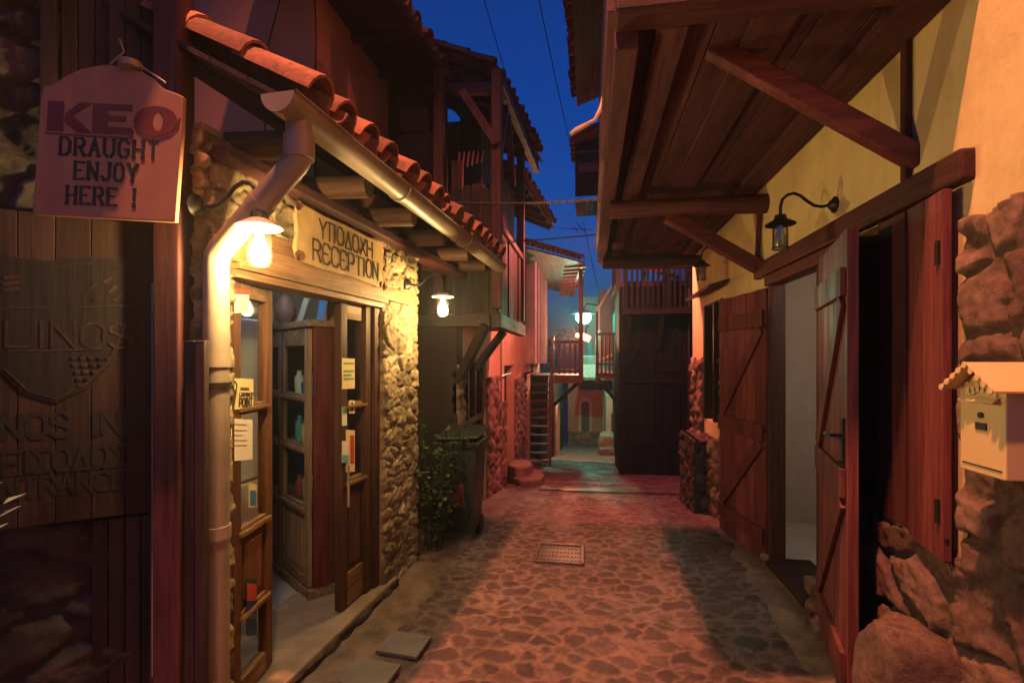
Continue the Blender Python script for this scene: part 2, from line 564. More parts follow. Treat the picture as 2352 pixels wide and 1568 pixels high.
# ------------------------------------------------------------------ stroke lettering
_C = [(.7, .82), (.52, 1), (.18, 1), (0, .8), (0, .2), (.18, 0), (.52, 0), (.7, .18)]
GLY = {
    'A': [[(0, 0), (.35, 1), (.7, 0)], [(.14, .36), (.56, .36)]], 'B': [[(0, 0), (0, 1), (.5, 1), (.64, .87), (.64, .64), (.5, .52), (0, .52)], [(.5, .52), (.7, .38), (.7, .13), (.55, 0), (0, 0)]],
    'C': [_C], 'D': [[(0, 0), (0, 1), (.45, 1), (.7, .78), (.7, .22), (.45, 0), (0, 0)]],
    'E': [[(.65, 1), (0, 1), (0, 0), (.65, 0)], [(0, .52), (.48, .52)]], 'e': [_C, [(0, .5), (.5, .5)]],
    'G': [_C + [(.7, .45), (.42, .45)]], 'H': [[(0, 0), (0, 1)], [(.7, 0), (.7, 1)], [(0, .5), (.7, .5)]], 'I': [[(.1, 0), (.1, 1)]],
    'J': [[(.6, 1), (.6, .2), (.42, 0), (.18, 0), (0, .2)]], 'K': [[(0, 0), (0, 1)], [(.68, 1), (0, .45)], [(.22, .62), (.7, 0)]], 'L': [[(0, 1), (0, 0), (.6, 0)]],
    'M': [[(0, 0), (0, 1), (.4, .35), (.8, 1), (.8, 0)]], 'N': [[(0, 0), (0, 1), (.7, 0), (.7, 1)]],
    'O': [[(.2, 0), (0, .22), (0, .78), (.2, 1), (.5, 1), (.7, .78), (.7, .22), (.5, 0), (.2, 0)]],
    'P': [[(0, 0), (0, 1), (.5, 1), (.68, .85), (.68, .6), (.5, .46), (0, .46)]], 'R': [[(0, 0), (0, 1), (.5, 1), (.66, .86), (.66, .64), (.5, .5), (0, .5)], [(.36, .5), (.7, 0)]],
    'S': [[(.68, .84), (.5, 1), (.2, 1), (.02, .84), (.02, .64), (.68, .38), (.68, .16), (.5, 0), (.18, 0), (0, .16)]],
    'T': [[(0, 1), (.7, 1)], [(.35, 1), (.35, 0)]], 'U': [[(0, 1), (0, .2), (.2, 0), (.5, 0), (.7, .2), (.7, 1)]],
    'X': [[(0, 0), (.7, 1)], [(.7, 0), (0, 1)]], 'Y': [[(0, 1), (.35, .48), (.7, 1)], [(.35, .5), (.35, 0)]],
    'Π': [[(.1, 0), (.1, 1)], [(.6, 0), (.6, 1)], [(-.05, 1), (.75, 1)]], 'Δ': [[(0, 0), (.35, 1), (.7, 0), (0, 0)]], 'Σ': [[(.66, 1), (0, 1), (.4, .5), (0, 0), (.66, 0)]],
    '!': [[(.15, .36), (.15, 1)], [(.15, 0), (.15, .14)]], ' ': [],
}
WID = {'I': .2, '!': .3, ' ': .45, 'M': .8, 'J': .6}
def lettering(mb, text, O, U, Vv, N, hgt, aspect=0.8, gap=0.22, sw=0.12, th=0.002, serif=0.0, wob=0.0, width=None, vsw=None, rnd=random.Random(4)):
    """strokes as thin raised slabs; O is the lower left corner"""
    O, U, Vv, N = V(O), V(U).normalized(), V(Vv).normalized(), V(N).normalized()
    tot = sum(WID.get(c, .7) + gap for c in text) - gap
    sx = hgt * aspect if width is None else width / tot
    x = 0.0
    lift = 0
    for c in text:
        jy = (rnd.random() - .5) * wob
        for pl in GLY[c]:
            for a, b in zip(pl[:-1], pl[1:]):
                lift += 1
                pa = O + U * ((x + a[0]) * sx) + Vv * ((a[1] + jy) * hgt)
                pb = O + U * ((x + b[0]) * sx) + Vv * ((b[1] + jy) * hgt)
                d = (pb - pa)
                L = d.length
                if L < 1e-6: continue
                d.normalize()
                vert = abs(d.dot(Vv))
                s_ = sw * hgt * (1.0 if vsw is None else (vsw * vert + 1 - vert) if vert < .9 else vsw)
                s2 = d.cross(N).normalized()
                t_ = th + (lift % 9) * 0.00025
                e_ = d * s_ * 0.42
                mb.prism([pa - e_ - s2 * s_ / 2, pb + e_ - s2 * s_ / 2, pb + e_ + s2 * s_ / 2, pa - e_ + s2 * s_ / 2], N * t_)
            if serif:
                for p in (pl[0], pl[-1]):
                    if p[1] in (0, 1) and c not in 'CGOTeS':
                        lift += 1
                        q = O + U * ((x + p[0]) * sx) + Vv * ((p[1] + jy) * hgt)
                        hs, vt = serif * hgt, 0.07 * hgt
                        q = q + Vv * (vt * 0.3 if p[1] == 0 else -vt * 0.3)
                        mb.prism([q - U * hs - Vv * vt, q + U * hs - Vv * vt, q + U * hs + Vv * vt, q - U * hs + Vv * vt], N * (th + (lift % 9) * 0.00025))
        x += WID.get(c, .7) + gap
    return mb

# ------------------------------------------------------------------ clay roof tiles
def tile_run(mb, P, d, nrm, L, r0, r1, up=True, n=7, th=0.012):
    d, nrm = d.normalized(), nrm.normalized()
    sd = d.cross(nrm).normalized()
    vs_, fs_ = [], []
    for (q, rr) in ((P, r0), (P + d * L, r1)):
        for rad in (rr, rr - th):
            for k in range(n + 1):
                a = math.pi * k / n
                vs_.append(q + sd * math.cos(a) * rad + nrm * math.sin(a) * rad * (1 if up else -1))
    m = n + 1
    for k in range(n):
        fs_ += [(k, k + 1, 2 * m + k + 1, 2 * m + k), (m + k + 1, m + k, 3 * m + k, 3 * m + k + 1), (k + 1, k, m + k, m + k + 1), (2 * m + k, 2 * m + k + 1, 3 * m + k + 1, 3 * m + k)]
    fs_ += [(0, 2 * m, 3 * m, m), (n, m + n, 3 * m + n, 2 * m + n)]
    mb.add(vs_, fs_)
def tile_field(mb, O, along, up, n_al, sp, n_up, step, r, seed=3):
    rd = random.Random(seed)
    O, along, up = V(O), V(along).normalized(), V(up).normalized()
    nrm = along.cross(up).normalized()
    if nrm.z < 0: nrm = -nrm
    for i in range(n_al):
        for j in range(n_up):
            jt = along * rd.uniform(-.012, .012) + up * rd.uniform(-.03, .02)
            tile_run(mb, O + along * (i * sp) + up * (j * step) + nrm * (0.035 + 0.006 * rd.random()) + jt, up + nrm * -0.03 + along * rd.uniform(-.03, .03), nrm, step * 1.2, r, r * 0.82)
            if i < n_al - 1:
                tile_run(mb, O + along * ((i + .5) * sp) + up * (j * step - .02) + nrm * (r * 0.75) + jt * .5, up, nrm, step * 1.2, r * .9, r * .8, up=False)
def leaf_blob(mb, pts, rd, size, flat=0.4):
    for p in pts:
        p = V(p)
        a = V((rd.uniform(-1, 1), rd.uniform(-1, 1), rd.uniform(-.5, .8))).normalized()
        b = a.cross(V((rd.uniform(-1, 1), rd.uniform(-1, 1), rd.uniform(-1, 1)))).normalized()
        s_ = size * rd.uniform(.6, 1.35)
        mb.add([p, p + a * s_ * .5 + b * s_ * flat * .5, p + a * s_, p + a * s_ * .5 - b * s_ * flat * .5], [(0, 1, 2, 3)])

# =================================================================== GROUND
def street_base(x, y):
    z = np.where(y < 5, 0.0, -0.12 * (y - 5))
    return (z + 0.012 * np.abs(x) ** 2 * 0.5).astype(np.float32)
o = stone_sheet('street', (-1.62, 0.5, 0), (1, 0, 0), (0, 1, 0), 3.2, 7.0, 0.0155, 0.13, 0.105, 0.010, cobble, None, 11, None, (0.08, 0.3), 0.5, street_base, 0.03, 0.4)
tag(o, kind='structure')
o = stone_sheet('street', (-1.62, 7.5, 0), (1, 0, 0), (0, 1, 0), 5.2, 19.0, 0.035, 0.17, 0.13, 0.014, cobble, None, 12, None, (0.08, 0.3), 0.5, street_base, 0.03, 0.4)
tag(o, kind='structure')
mb = MB()
ys = [-30, -5, 1, 5, 8, 12, 18, 26, 40, 80, 300]
for i, y in enumerate(ys):
    for x in (-300, -40, -6, 6, 40, 300):
        mb.v.append((x, y, gz(min(y, 26)) - 0.07))
for i in range(len(ys) - 1):
    for j in range(5):
        mb.f.append((i * 6 + j, i * 6 + j + 1, (i + 1) * 6 + j + 1, (i + 1) * 6 + j))
tag(mb.build('ground', concrete), kind='structure')
# smooth concrete aprons along the two house fronts
def apron(name, xa, xb, seed):
    mb = MB()
    rd = random.Random(seed)
    n = 26
    for i in range(n + 1):
        y = 0.6 + i * 6.2 / n
        a, b = xa(y), xb(y) + rd.uniform(-.05, .05)
        z = gz(y)
        for (x, dz) in ((a, 0.045), ((a + b) / 2, 0.03), (b, 0.012), (b + .02 * (1 if a < 0 else -1), -0.03)):
            mb.v.append((x, y, z + dz + rd.uniform(-.003, .003)))
        if i:
            p, q = (i - 1) * 4, i * 4
            for k in range(3): mb.f.append((p + k, p + k + 1, q + k + 1, q + k))
    o = mb.build(name, M_plain(name + '_concrete', (0.17, 0.122, 0.098), 0.8, 0, 0.55, 6, 0.8))
    for p in o.data.polygons: p.use_smooth = True
    tag(o, kind='structure')
apron('pavement', lambda y: FK + FS * y + 0.0, lambda y: FK + FS * y + .34, 3)
apron('pavement', lambda y: 1.36, lambda y: 1.06 + .03 * y, 4)
# wooded hillside beyond the end of the alley
mb = MB()
nx, ny = 40, 14
for j in range(ny):
    for i in range(nx):
        x, y = -60 + i * 3.2, 48 + j * 5
        hz = 11.5 * min(1, j / 7) * (0.75 + 0.25 * math.sin(i * .35 + .5)) + random.Random(i * 31 + j).uniform(-.5, .5)
        mb.v.append((x, y, -4 + hz))
for j in range(ny - 1):
    for i in range(nx - 1):
        mb.f.append((j * nx + i, j * nx + i + 1, (j + 1) * nx + i + 1, (j + 1) * nx + i))
tag(mb.build('hillside', M_plain('hill_green', (0.03, 0.035, 0.03), 0.95)), kind='structure')
rd = random.Random(8)
mb = MB()
for k in range(70):
    x = rd.uniform(-26, 12)
    y = rd.uniform(56, 84)
    j = (y - 48) / 5
    z = -4 + 11.5 * min(1, j / 7) * (0.75 + 0.25 * math.sin((x + 60) / 3.2 * .35 + .5))
    rad = rd.uniform(.8, 1.6)
    pts = []
    for q in range(70):
        u = V((rd.gauss(0, 1), rd.gauss(0, 1), rd.gauss(0, 1))).normalized() * rad * rd.uniform(.6, 1)
        pts.append(V((x, y, z + rad * .7)) + V((u.x, u.y, u.z * .9)))
    leaf_blob(mb, pts, rd, 0.55, .8)
tag(mb.build('wood', leaf_m), 'dark wood covering the hillside far behind the alley', 'wood', kind='stuff')

# =================================================================== NEAR LEFT HOUSE
def NL(px, py, back=0.0):
    r = _r(px)
    x0, d0 = -1.41 - back * .496, 2.0 + back * .868
    t = (x0 - r * d0) / (1.75 - r)
    return W(px, py, d0 - t)
UB = (V((cs, sn, 0)) * 1.75 + V((-sn, cs, 0))).normalized()
NB = UB.cross(V((0, 0, 1))).normalized()
hb = NL(365, 825, 0)
t = thing('stone_house', 'dark rubble house at the left edge with a tall timber corner post', 'house', (hb.x, hb.y, 0))
pl_ = NL(-260, 825, 0.13)
pr_ = NL(372, 825, 0.13)
pl_.z = pr_.z = 0
wl = (pr_ - pl_).length
def nl_mask(u, v):
    px_u = u / wl
    return v < 9
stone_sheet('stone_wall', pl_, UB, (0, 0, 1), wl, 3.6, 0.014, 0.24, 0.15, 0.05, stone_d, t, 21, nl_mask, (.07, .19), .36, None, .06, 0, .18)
mb = MB()
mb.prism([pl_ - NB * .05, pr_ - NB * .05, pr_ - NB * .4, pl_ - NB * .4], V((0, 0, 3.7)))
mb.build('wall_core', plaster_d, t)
# timber window above the sign
mb = MB()
a0, a1 = NL(95, 825, .055), NL(362, 825, .055)
for k in range(7):
    f0, f1 = k / 7, (k + .94) / 7
    p, q = a0.lerp(a1, f0), a0.lerp(a1, f1)
    ins = NB * (-.05 if k in (1, 2, 3) else .0)
    mb.prism([V((p.x, p.y, 2.50)) + ins, V((q.x, q.y, 2.50)) + ins, V((q.x, q.y, 3.6)) + ins, V((p.x, p.y, 3.6)) + ins], NB * .025)
mb.build_each('shutter', dz_, t, bevel=.003)
pt = W(400, 825, 1.97)
mb = MB()
rm = Matrix.Rotation(YAW, 3, 'Z')
mb.box((pt.x, pt.y, 1.9), (.104, .10, 3.8), rm)
mb.build('corner_post', wz, t, bevel=.008)
mb = MB()
p2 = W(365, 825, 2.06)
mb.box((p2.x, p2.y, 1.9), (.045, .05, 3.8), rm)
mb.build_each('post_trim', wz, t, bevel=.004)
mb = MB()
p3 = W(352, 825, 1.98)
mb.tube([(p3.x, p3.y, .4), (p3.x, p3.y, 1.95)], .006, 8)
mb.build('conduit', metal_g, t, True)
p4 = W(452, 825, 1.86)
mb = MB()
for k in (-1, 1):
    q = p4 + V((cs, sn, 0)) * (k * .019)
    mb.box((q.x, q.y, .86), (.036, .03, 1.72), rm)
mb.build('plank_fence', dz_, t, bevel=.003)
# unseen eave added over the left house to shade its wall and sign
mb = MB()
e0, e1 = NL(-300, 825, -.0), NL(395, 825, -.0)
for k in range(10):
    q0 = e0.lerp(e1, k / 10)
    q1 = e0.lerp(e1, (k + .97) / 10)
    mb.prism([V((q0.x, q0.y, 3.62)) - NB * .4, V((q1.x, q1.y, 3.62)) - NB * .4, V((q1.x, q1.y, 3.46)) + NB * .46, V((q0.x, q0.y, 3.46)) + NB * .46], (0, 0, .03))
mb.build('eave', dy_, t)
# loose base stones and dark door in the shade under the board
mb = MB()
d0, d1 = NL(215, 825, .10), NL(362, 825, .10)
for k in range(4):
    p, q = d0.lerp(d1, k / 4), d0.lerp(d1, (k + .95) / 4)
    mb.prism([V((p.x, p.y, .02)), V((q.x, q.y, .02)), V((q.x, q.y, 1.02)), V((p.x, p.y, 1.02))], NB * .03)
mb.build('plinth_board', dz_, t, bevel=.004)

# wooden entrance board with carved shield and letters
def board_pt(px, py): return NL(px, py, 0.0)
bl, br = NL(-150, 825, 0), NL(362, 825, 0)
zt, zb = 1.65 + (825 - 518) / 1150 * 2.0, 1.65 - (1172 - 825) / 1150 * 2.0
t = thing('entrance_board', 'tall brown plank board with a carved dark shield crest at the left edge', 'sign', (br.x, br.y, zb))
mb = MB()
n = 6
for k in range(n):
    q0, q1 = bl.lerp(br, k / n), bl.lerp(br, (k + .985) / n)
    mb.prism([V((q0.x, q0.y, zb)), V((q1.x, q1.y, zb)), V((q1.x, q1.y, zt)), V((q0.x, q0.y, zt))], -NB * .028)
mb.build('plank', M_wood('board_wood', (.042, .02, .017), 'z'), t, bevel=.003)  # board wood darkened to stand in for missing shade
BU, BN = UB, NB
def bpt(px, py):
    p = NL(px, py, 0)
    return p + BN * .001
# shield
sh = [(-120, 585), (0, 588), (110, 600), (200, 592), (290, 598), (312, 640), (300, 740), (262, 830), (205, 890), (130, 925), (60, 905), (0, 850), (-60, 760), (-130, 700)]
mb = MB()
mb.prism([bpt(*p) for p in sh], BN * .006)
shield = mb.build('shield_crest', M_wood('shield_wood', (.018, .013, .014), 'z'), t)
mb = MB()
for pts in ([(0, 708), (130, 706)], [(160, 706), (305, 702)], [(20, 806), (250, 802)], [(10, 845), (70, 900), (130, 915), (200, 880), (250, 830), (290, 745)], [(105, 612), (200, 606), (285, 612)]):
    for a, b in zip(pts[:-1], pts[1:]):
        mb.bar(bpt(*a) + BN * .007, bpt(*b) + BN * .007, .005, .004, BN)
for i in range(5):
    for j in range(5 - i if i < 4 else 1):
        c = bpt(170 + j * 20 + i * 4 - 40 * 0, 822 + i * 16) + BN * .006
        mb.lathe(c, [(.009, 0), (.007, .005)], 8, Matrix((BU, V((0, 0, 1)), BN)).transposed())
for i in range(3):
    c0, c1 = bpt(10, 640 + i * 14), bpt(45, 634 + i * 14)
    mb.bar(c0 + BN * .007, c1 + BN * .007, .009, .004, BN)
for (x, y) in ((205, 665), (215, 690), (250, 672), (262, 690), (240, 650)):
    mb.bar(bpt(x, y) + BN * .007, bpt(x + 18, y - 14) + BN * .007, .01, .004, BN)
q = bpt(-60, 795)
lettering(mb, 'ALINOS', q + BN * .006, BU, (0, 0, 1), BN, .09, sw=.10, th=.0015, width=.44)
mb.build('relief', M_wood('relief_wood', (.045, .023, .02), 'x'), shield)
mb = MB()
lettering(mb, 'ALINOS INN', bpt(-150, 1018) + BN * .0, BU, (0, 0, 1), BN, .085, sw=.17, th=.0012, serif=.09, width=.565)
lettering(mb, 'ΕΙΣΟΔΟΣ'.replace('Ε', 'E').replace('Ι', 'I').replace('Ο', 'O'), bpt(10, 1090), BU, (0, 0, 1), BN, .078, sw=.17, th=.0012, serif=.08, width=.345)
lettering(mb, 'ENTRANCE', bpt(-40, 1152), BU, (0, 0, 1), BN, .07, sw=.17, th=.0012, serif=.08, width=.40)
mb.build('lettering', M_plain('board_letters', (.012, .01, .011), .7), t)

# hanging beer sign
SD = 1.74
SU = (W(402, 508, SD) - W(72, 492, SD)).normalized()
SU.z = -0.045
SU.normalize()
SN = V((sn, -cs, 0))
SN = (SN - SU * SN.dot(SU)).normalized()
SV = SN.cross(SU).normalized()
O_ = W(74, 492, SD)
def sgn(px, py):                       # frame point -> sign plane
    p = W(px, py, SD)
    d = p - O_
    return O_ + SU * d.dot(SU) + SV * d.dot(SV)
t = thing('hanging_sign', 'pale arched board sign reading KEO DRAUGHT ENJOY HERE, hanging beside the timber post', 'sign', tuple(sgn(240, 505)))
out = [(74, 492), (402, 510), (418, 300), (421, 222), (405, 214), (378, 205), (345, 175), (300, 155), (240, 148), (185, 158), (145, 178), (118, 195), (98, 198), (92, 240)]
mb = MB()
mb.prism([sgn(*p) for p in out], -SN * .02)
brd = mb.build('board', M_plain('sign_board', (0.36, 0.19, 0.12), 0.65, 0, 0.18, 4, .15), t, bevel=.004)
FO = SN * .0005
KEO = M_plain('sign_red', (0.14, 0.03, 0.03), 0.6)
mb = MB()
def poly(pts, th=.0016): mb.prism([sgn(*p) + FO for p in pts], SN * th)
poly([(112, 232), (148, 234), (145, 302), (108, 300)])
poly([(150, 262), (185, 236), (212, 238), (168, 268)], .0018)
poly([(150, 264), (168, 266), (212, 307), (180, 306), (150, 282)], .0021)
poly([(216, 238), (250, 240), (247, 308), (212, 307)])
poly([(250, 240), (305, 242), (304, 256), (250, 254)], .0018)
poly([(250, 266), (290, 268), (289, 281), (250, 279)], .0019)
poly([(249, 292), (303, 295), (302, 311), (248, 308)], .0021)
ring = []
for k in range(28):
    a = 2 * math.pi * k / 28
    ring.append((358 + 50 * math.cos(a), 279 + 35 * math.sin(a)))
inn = []
for k in range(28):
    a = 2 * math.pi * k / 28
    inn.append((363 + 12 * math.cos(a), 278 + 24 * math.sin(a)))
for k in range(28):
    k2 = (k + 1) % 28
    poly([ring[k], ring[k2], inn[k2], inn[k]])
arc = [(308, 290), (318, 306), (338, 318), (365, 320), (390, 312), (408, 296), (413, 272)]
for a, b in zip(arc[:-1], arc[1:]): mb.bar(sgn(*a) + SN * .001, sgn(*b) + SN * .001, .005, .002, SN)
for a, b in zip([(104, 306), (205, 313), (302, 318)], [(205, 313), (302, 318), (306, 300)]): mb.bar(sgn(*a) + SN * .001, sgn(*b) + SN * .001, .005, .002, SN)
mb.build('brand_lettering', KEO, brd)
mb = MB()
def line(txt, px, py, pxw, pyt, **k):
    p, q = sgn(px, py), sgn(pxw, py)
    lettering(mb, txt, p + FO, SU, SV, SN, (pyt) / 1150 * SD, sw=.10, vsw=1.75, gap=.42, th=.0012, serif=.12, width=(q - p).length, **k)
line('DRAUGHT', 139, 355, 362, 39)
line('ENJOY', 172, 411, 314, 39)
line('HERE !', 154, 467, 312, 39)
mb.build('lettering', ink, brd)
mb = MB()
hp = sgn(300, 150)
mb.lathe(hp - V((0, 0, .012)), [(.035, 0), (.035, .022)], 16, rm)
mb.tube([sgn(250, 150), sgn(285, 120), sgn(275, 90)], .003, 6)
mb.tube([sgn(320, 150), sgn(380, 190)], .004, 6)
mb.build_each('hanger', metal_g, t, True)

# plant at the far left
t = thing('leafy_plant', 'few pale blue-green blade leaves poking in at the left edge', 'plant', tuple(W(-10, 1220, 1.62)))
rd = random.Random(2)
mb = MB()
for (a, b) in (((-60, 1230), (62, 1132)), ((-60, 1260), (50, 1160)), ((-70, 1200), (8, 1105)), ((-60, 1290), (20, 1200)), ((-50, 1240), (-5, 1120))):
    p, q = W(a[0], a[1], 1.6), W(b[0], b[1], 1.55)
    m_ = p.lerp(q, .6) + V((0, 0, .03))
    s_ = V((0, .008, .008))
    mb.add([p - s_ * .5, p + s_ * .5, m_ + s_, q, m_ - s_], [(0, 1, 2, 4), (4, 2, 3)])
mb.build('foliage', leaf_c, t)
mb = MB()
mb.tube([W(-62, 1230, 1.6), W(-75, 1500, 1.62), W(-75, 1700, 1.62)], .012, 8)
mb.build('stem', leaf_m, t)

# =================================================================== RECEPTION HOUSE
rc = FA(2.6, 0, 0)
RH = thing('reception_house', 'stone house with lit glass doors under a tiled eave and metal gutter', 'house', (rc.x, rc.y, 0))
DY0, DY1, DZ = 1.92, 3.27, 2.13
O_w = FA(1.76, 0, .0)
def rec_mask(u, v):
    y = u + 1.76
    return ~((y > DY0 - .01) & (y < DY1 + .01) & (v < 2.24)) & ~((y > DY1 - .05) & (y < 3.7) & (v > 2.06) & (v < 2.16))
stone_sheet('rubble_front', O_w, UF, (0, 0, 1), 2.10, 2.56, 0.0085, 0.17, 0.105, 0.025, stone_f, RH, 34, rec_mask, (0.05, 0.15), .26, None, .05, 0, .38)
def fbox(mb, y0, y1, z0, z1, o0, o1):
    mb.prism([FA(y0, z0, o0), FA(y0, z0, o1), FA(y1, z0, o1), FA(y1, z0, o0)], (0, 0, z1 - z0))
mb = MB()
fbox(mb, 1.79, DY0, 0, 2.6, -.16, -.012)
fbox(mb, DY1, 3.86, -.05, 2.6, -.42, -.012)
fbox(mb, DY0, DY1, 2.2, 2.6, -.42, -.012)
mb.build('wall_core', M_plaster('warm_plaster', (0.48, 0.37, 0.2)), RH)
mb = MB()
fbox(mb, DY0 - .12, 3.68, 2.065, 2.155, -.30, .035)
fbox(mb, DY0 - .12, DY1 + .03, 2.16, 2.235, -.30, .02)
mb.build_each('lintel', hny, RH, bevel=.006)
mb = MB()
fbox(mb, DY0 - .0, DY1 + .01, 2.035, 2.063, -.12, .05)
fbox(mb, DY0 - .0, DY1 + .0, 2.0, 2.034, -.12, .03)
mb.build_each('door_head', hny, RH, bevel=.003)
mb = MB()
fbox(mb, DY0 + .0, DY0 + .05, .1, 2.0, -.2, -.02)
fbox(mb, DY1 - .15, DY1 - .07, .1, 2.0, -.26, -.03)
fbox(mb, DY1 - .07, DY1, .1, 2.0, -.3, -.01)
mb.build_each('door_frame', M_wood('jamb_wood', (0.10, 0.045, 0.03), 'z'), RH, bevel=.004)
mb = MB()
fbox(mb, 1.7, 3.42, -.03, .1, -.5, .05)
mb.build('threshold', M_plain('step_concrete', (0.24, 0.18, 0.14), .8, 0, .35, 6, .4), RH, bevel=.012)
o = stone_sheet('step_riser', FA(1.45, -.02, .056), UF, (0, 0, 1), 1.97, .105, .012, .16, .07, .02, stone_d, RH, 5)
# room
mb = MB()
fl = [FA(2.0, .085, -.45), FA(4.4, .085, -.45), V((-4.6, 4.5, .085)), V((-4.6, 2.0, .085))]
mb.prism(fl, (0, 0, -.08))
mb.build('room_floor', M_plain('grey_floor_tile', (0.3, 0.3, 0.33), .45, 0, .2, 4, .1), RH)
mb = MB()
mb.span((-4.7, 2.0, .09), (-4.6, 4.6, 2.7))
mb.span((-4.6, 4.45, .09), (-1.85, 4.55, 2.7))
mb.span((-4.6, 2.0, .09), (-1.72, 2.06, 2.7))
mb.build('room_wall', plaster_w, RH)
mb = MB()
mb.span((-4.7, 2.0, 2.58), (-1.8, 4.6, 2.64))
mb.build('room_ceiling', dy_, RH)

def onP(px, py, P0, n):
    d = W(px, py, 1.0) - V((0, 0, EYE))
    return V((0, 0, EYE)) + d * ((P0 - V((0, 0, EYE))).dot(n) / d.dot(n))
def glass_leaf(name, parent, P0, P1, z0, z1, rails, kinds, mat_v, mat_h, pane_mat, stile=.062, th=.045):
    """a framed leaf from P0 to P1; rails = [(z, height)], kinds = one per bay between rails ('g' glass or 'w' wood)"""
    d = (P1 - P0)
    L = d.length
    d = d.normalized()
    n = d.cross(V((0, 0, 1)))
    mb = MB()
    def bx(m, a, b, za, zb_, t_, o_=0.0):
        p, q = P0 + d * a, P0 + d * b
        h = n * (t_ / 2)
        m.prism([V((p.x, p.y, za)) + n * o_ - h, V((q.x, q.y, za)) + n * o_ - h, V((q.x, q.y, za)) + n * o_ + h, V((p.x, p.y, za)) + n * o_ + h], (0, 0, zb_ - za))
    bx(mb, 0, stile, z0, z1, th)
    bx(mb, L - stile, L, z0, z1, th)
    lf = mb.build(name, mat_v, parent, bevel=.004)
    mb = MB()
    for (z, hh) in rails: bx(mb, stile, L - stile, z, z + hh, th * .92)
    for (z, hh) in rails[1:-1]: bx(mb, stile - .02, L - stile + .02, z + hh * .3, z + hh * .7, .02, th * .5 + .008)
    mb.build_each('rail', mat_h, lf, bevel=.003)
    for i, k in enumerate(kinds):
        za, zb_ = rails[i][0] + rails[i][1], rails[i + 1][0]
        mb = MB()
        if k == 'g':
            bx(mb, stile, L - stile, za, zb_, .006)
            mb.build('pane', pane_mat, lf)
        else:
            bx(mb, stile, L - stile, za, zb_, .018)
            bx(mb, stile + .04, L - stile - .04, za + .04, zb_ - .04, .03)
            mb.build('panel', mat_v, lf, bevel=.003)
    return lf, n
# left leaf, ajar
H0 = FA(DY0 + .05, 0, -.05)
ld = V((-math.sin(R(9)), math.cos(R(9)), 0))
rr = _r(616)
a1, a2 = cs * rr - sn, sn * rr + cs
tt = (H0.x - a1 / a2 * H0.y) / (a1 / a2 * ld.y - ld.x)
H1 = H0 + ld * tt
jw = M_wood('door_wood', (0.17, 0.07, 0.035), 'z')
jwy = M_wood('door_rail_wood', (0.3, 0.17, 0.08), 'y')
LL, nL = glass_leaf('glass_door', RH, H0, H1, .115, 1.995, [(.115, .09), (.46, .05), (.84, .05), (1.40, .045), (1.93, .065)], 'gwgg', jw, jwy, glass_m)
R0, R1 = onF(776, 825, -.07), onF(842, 825, -.07)
R0.z = R1.z = 0
LR, nR = glass_leaf('glass_door', RH, R0, R1, .115, 1.995, [(.115, .20), (.85, .05), (1.33, .05), (1.90, .09)], 'wgg', M_wood('dark_door_wood', (0.1, 0.045, 0.03), 'z'), jwy, glass_m, .07)
mb = MB()
p = R0 + nR * .06 + (R1 - R0).normalized() * .02
mb.tube([(p.x, p.y, .75), (p.x, p.y, 1.0)], .008, 8)
mb.build('handle', metal_g, LR, True)

# papers and stickers on the glass
def sheet(name, label, cat, leafP, n, box, mat, deco=None, group=None, lift=.026):
    x0, y0, x1, y1 = box
    P0 = leafP + n * lift
    xm, ym = (x0 + x1) / 2, (y0 + y1) / 2
    a, b = onP(x0, ym, P0, n), onP(x1, ym, P0, n)
    zt_, zb_ = onP(xm, y0, P0, n).z, onP(xm, y1, P0, n).z
    u = (b - a)
    wdt = u.length
    u.normalize()
    oo = V((a.x, a.y, zb_))
    t = thing(name, label, cat, tuple(oo + u * wdt / 2), 0, group)
    mb = MB()
    mb.prism([oo, oo + u * wdt, oo + u * wdt + V((0, 0, zt_ - zb_)), oo + V((0, 0, zt_ - zb_))], -n * .002)
    sh_ = mb.build('sheet', mat, t)
    if deco:
        for (nm, m_, fn) in deco:
            mb = MB()
            fn(mb, lambda fx, fy: oo + u * (wdt * fx) + V((0, 0, (zt_ - zb_) * fy)) + n * .0006, u, n, wdt, zt_ - zb_)
            mb.build(nm, m_, sh_)
    return t
def lines(rows, f0=.12, f1=.85, th=.03):
    def fn(mb, P, u, n, w_, h_):
        for i, y in enumerate(rows):
            e = f1 - (.18 if i % 3 == 2 else 0)
            mb.prism([P(f0, y), P(e, y), P(e, y + th), P(f0, y + th)], n * .001)
    return fn
def block(x0, y0, x1, y1):
    def fn(mb, P, u, n, w_, h_): mb.prism([P(x0, y0), P(x1, y0), P(x1, y1), P(x0, y1)], n * .001)
    return fn
soft = M_plain('grey_print', (0.3, 0.28, 0.26), .8)
sheet('notice', 'white notice with a red heading, topmost on the left glass door', 'notice', H0, nL, (532, 668, 572, 722), paper_w, [('heading', paper_r, block(0, .78, 1, 1)), ('text_lines', soft, lines((.6, .48, .36, .24, .12)))])
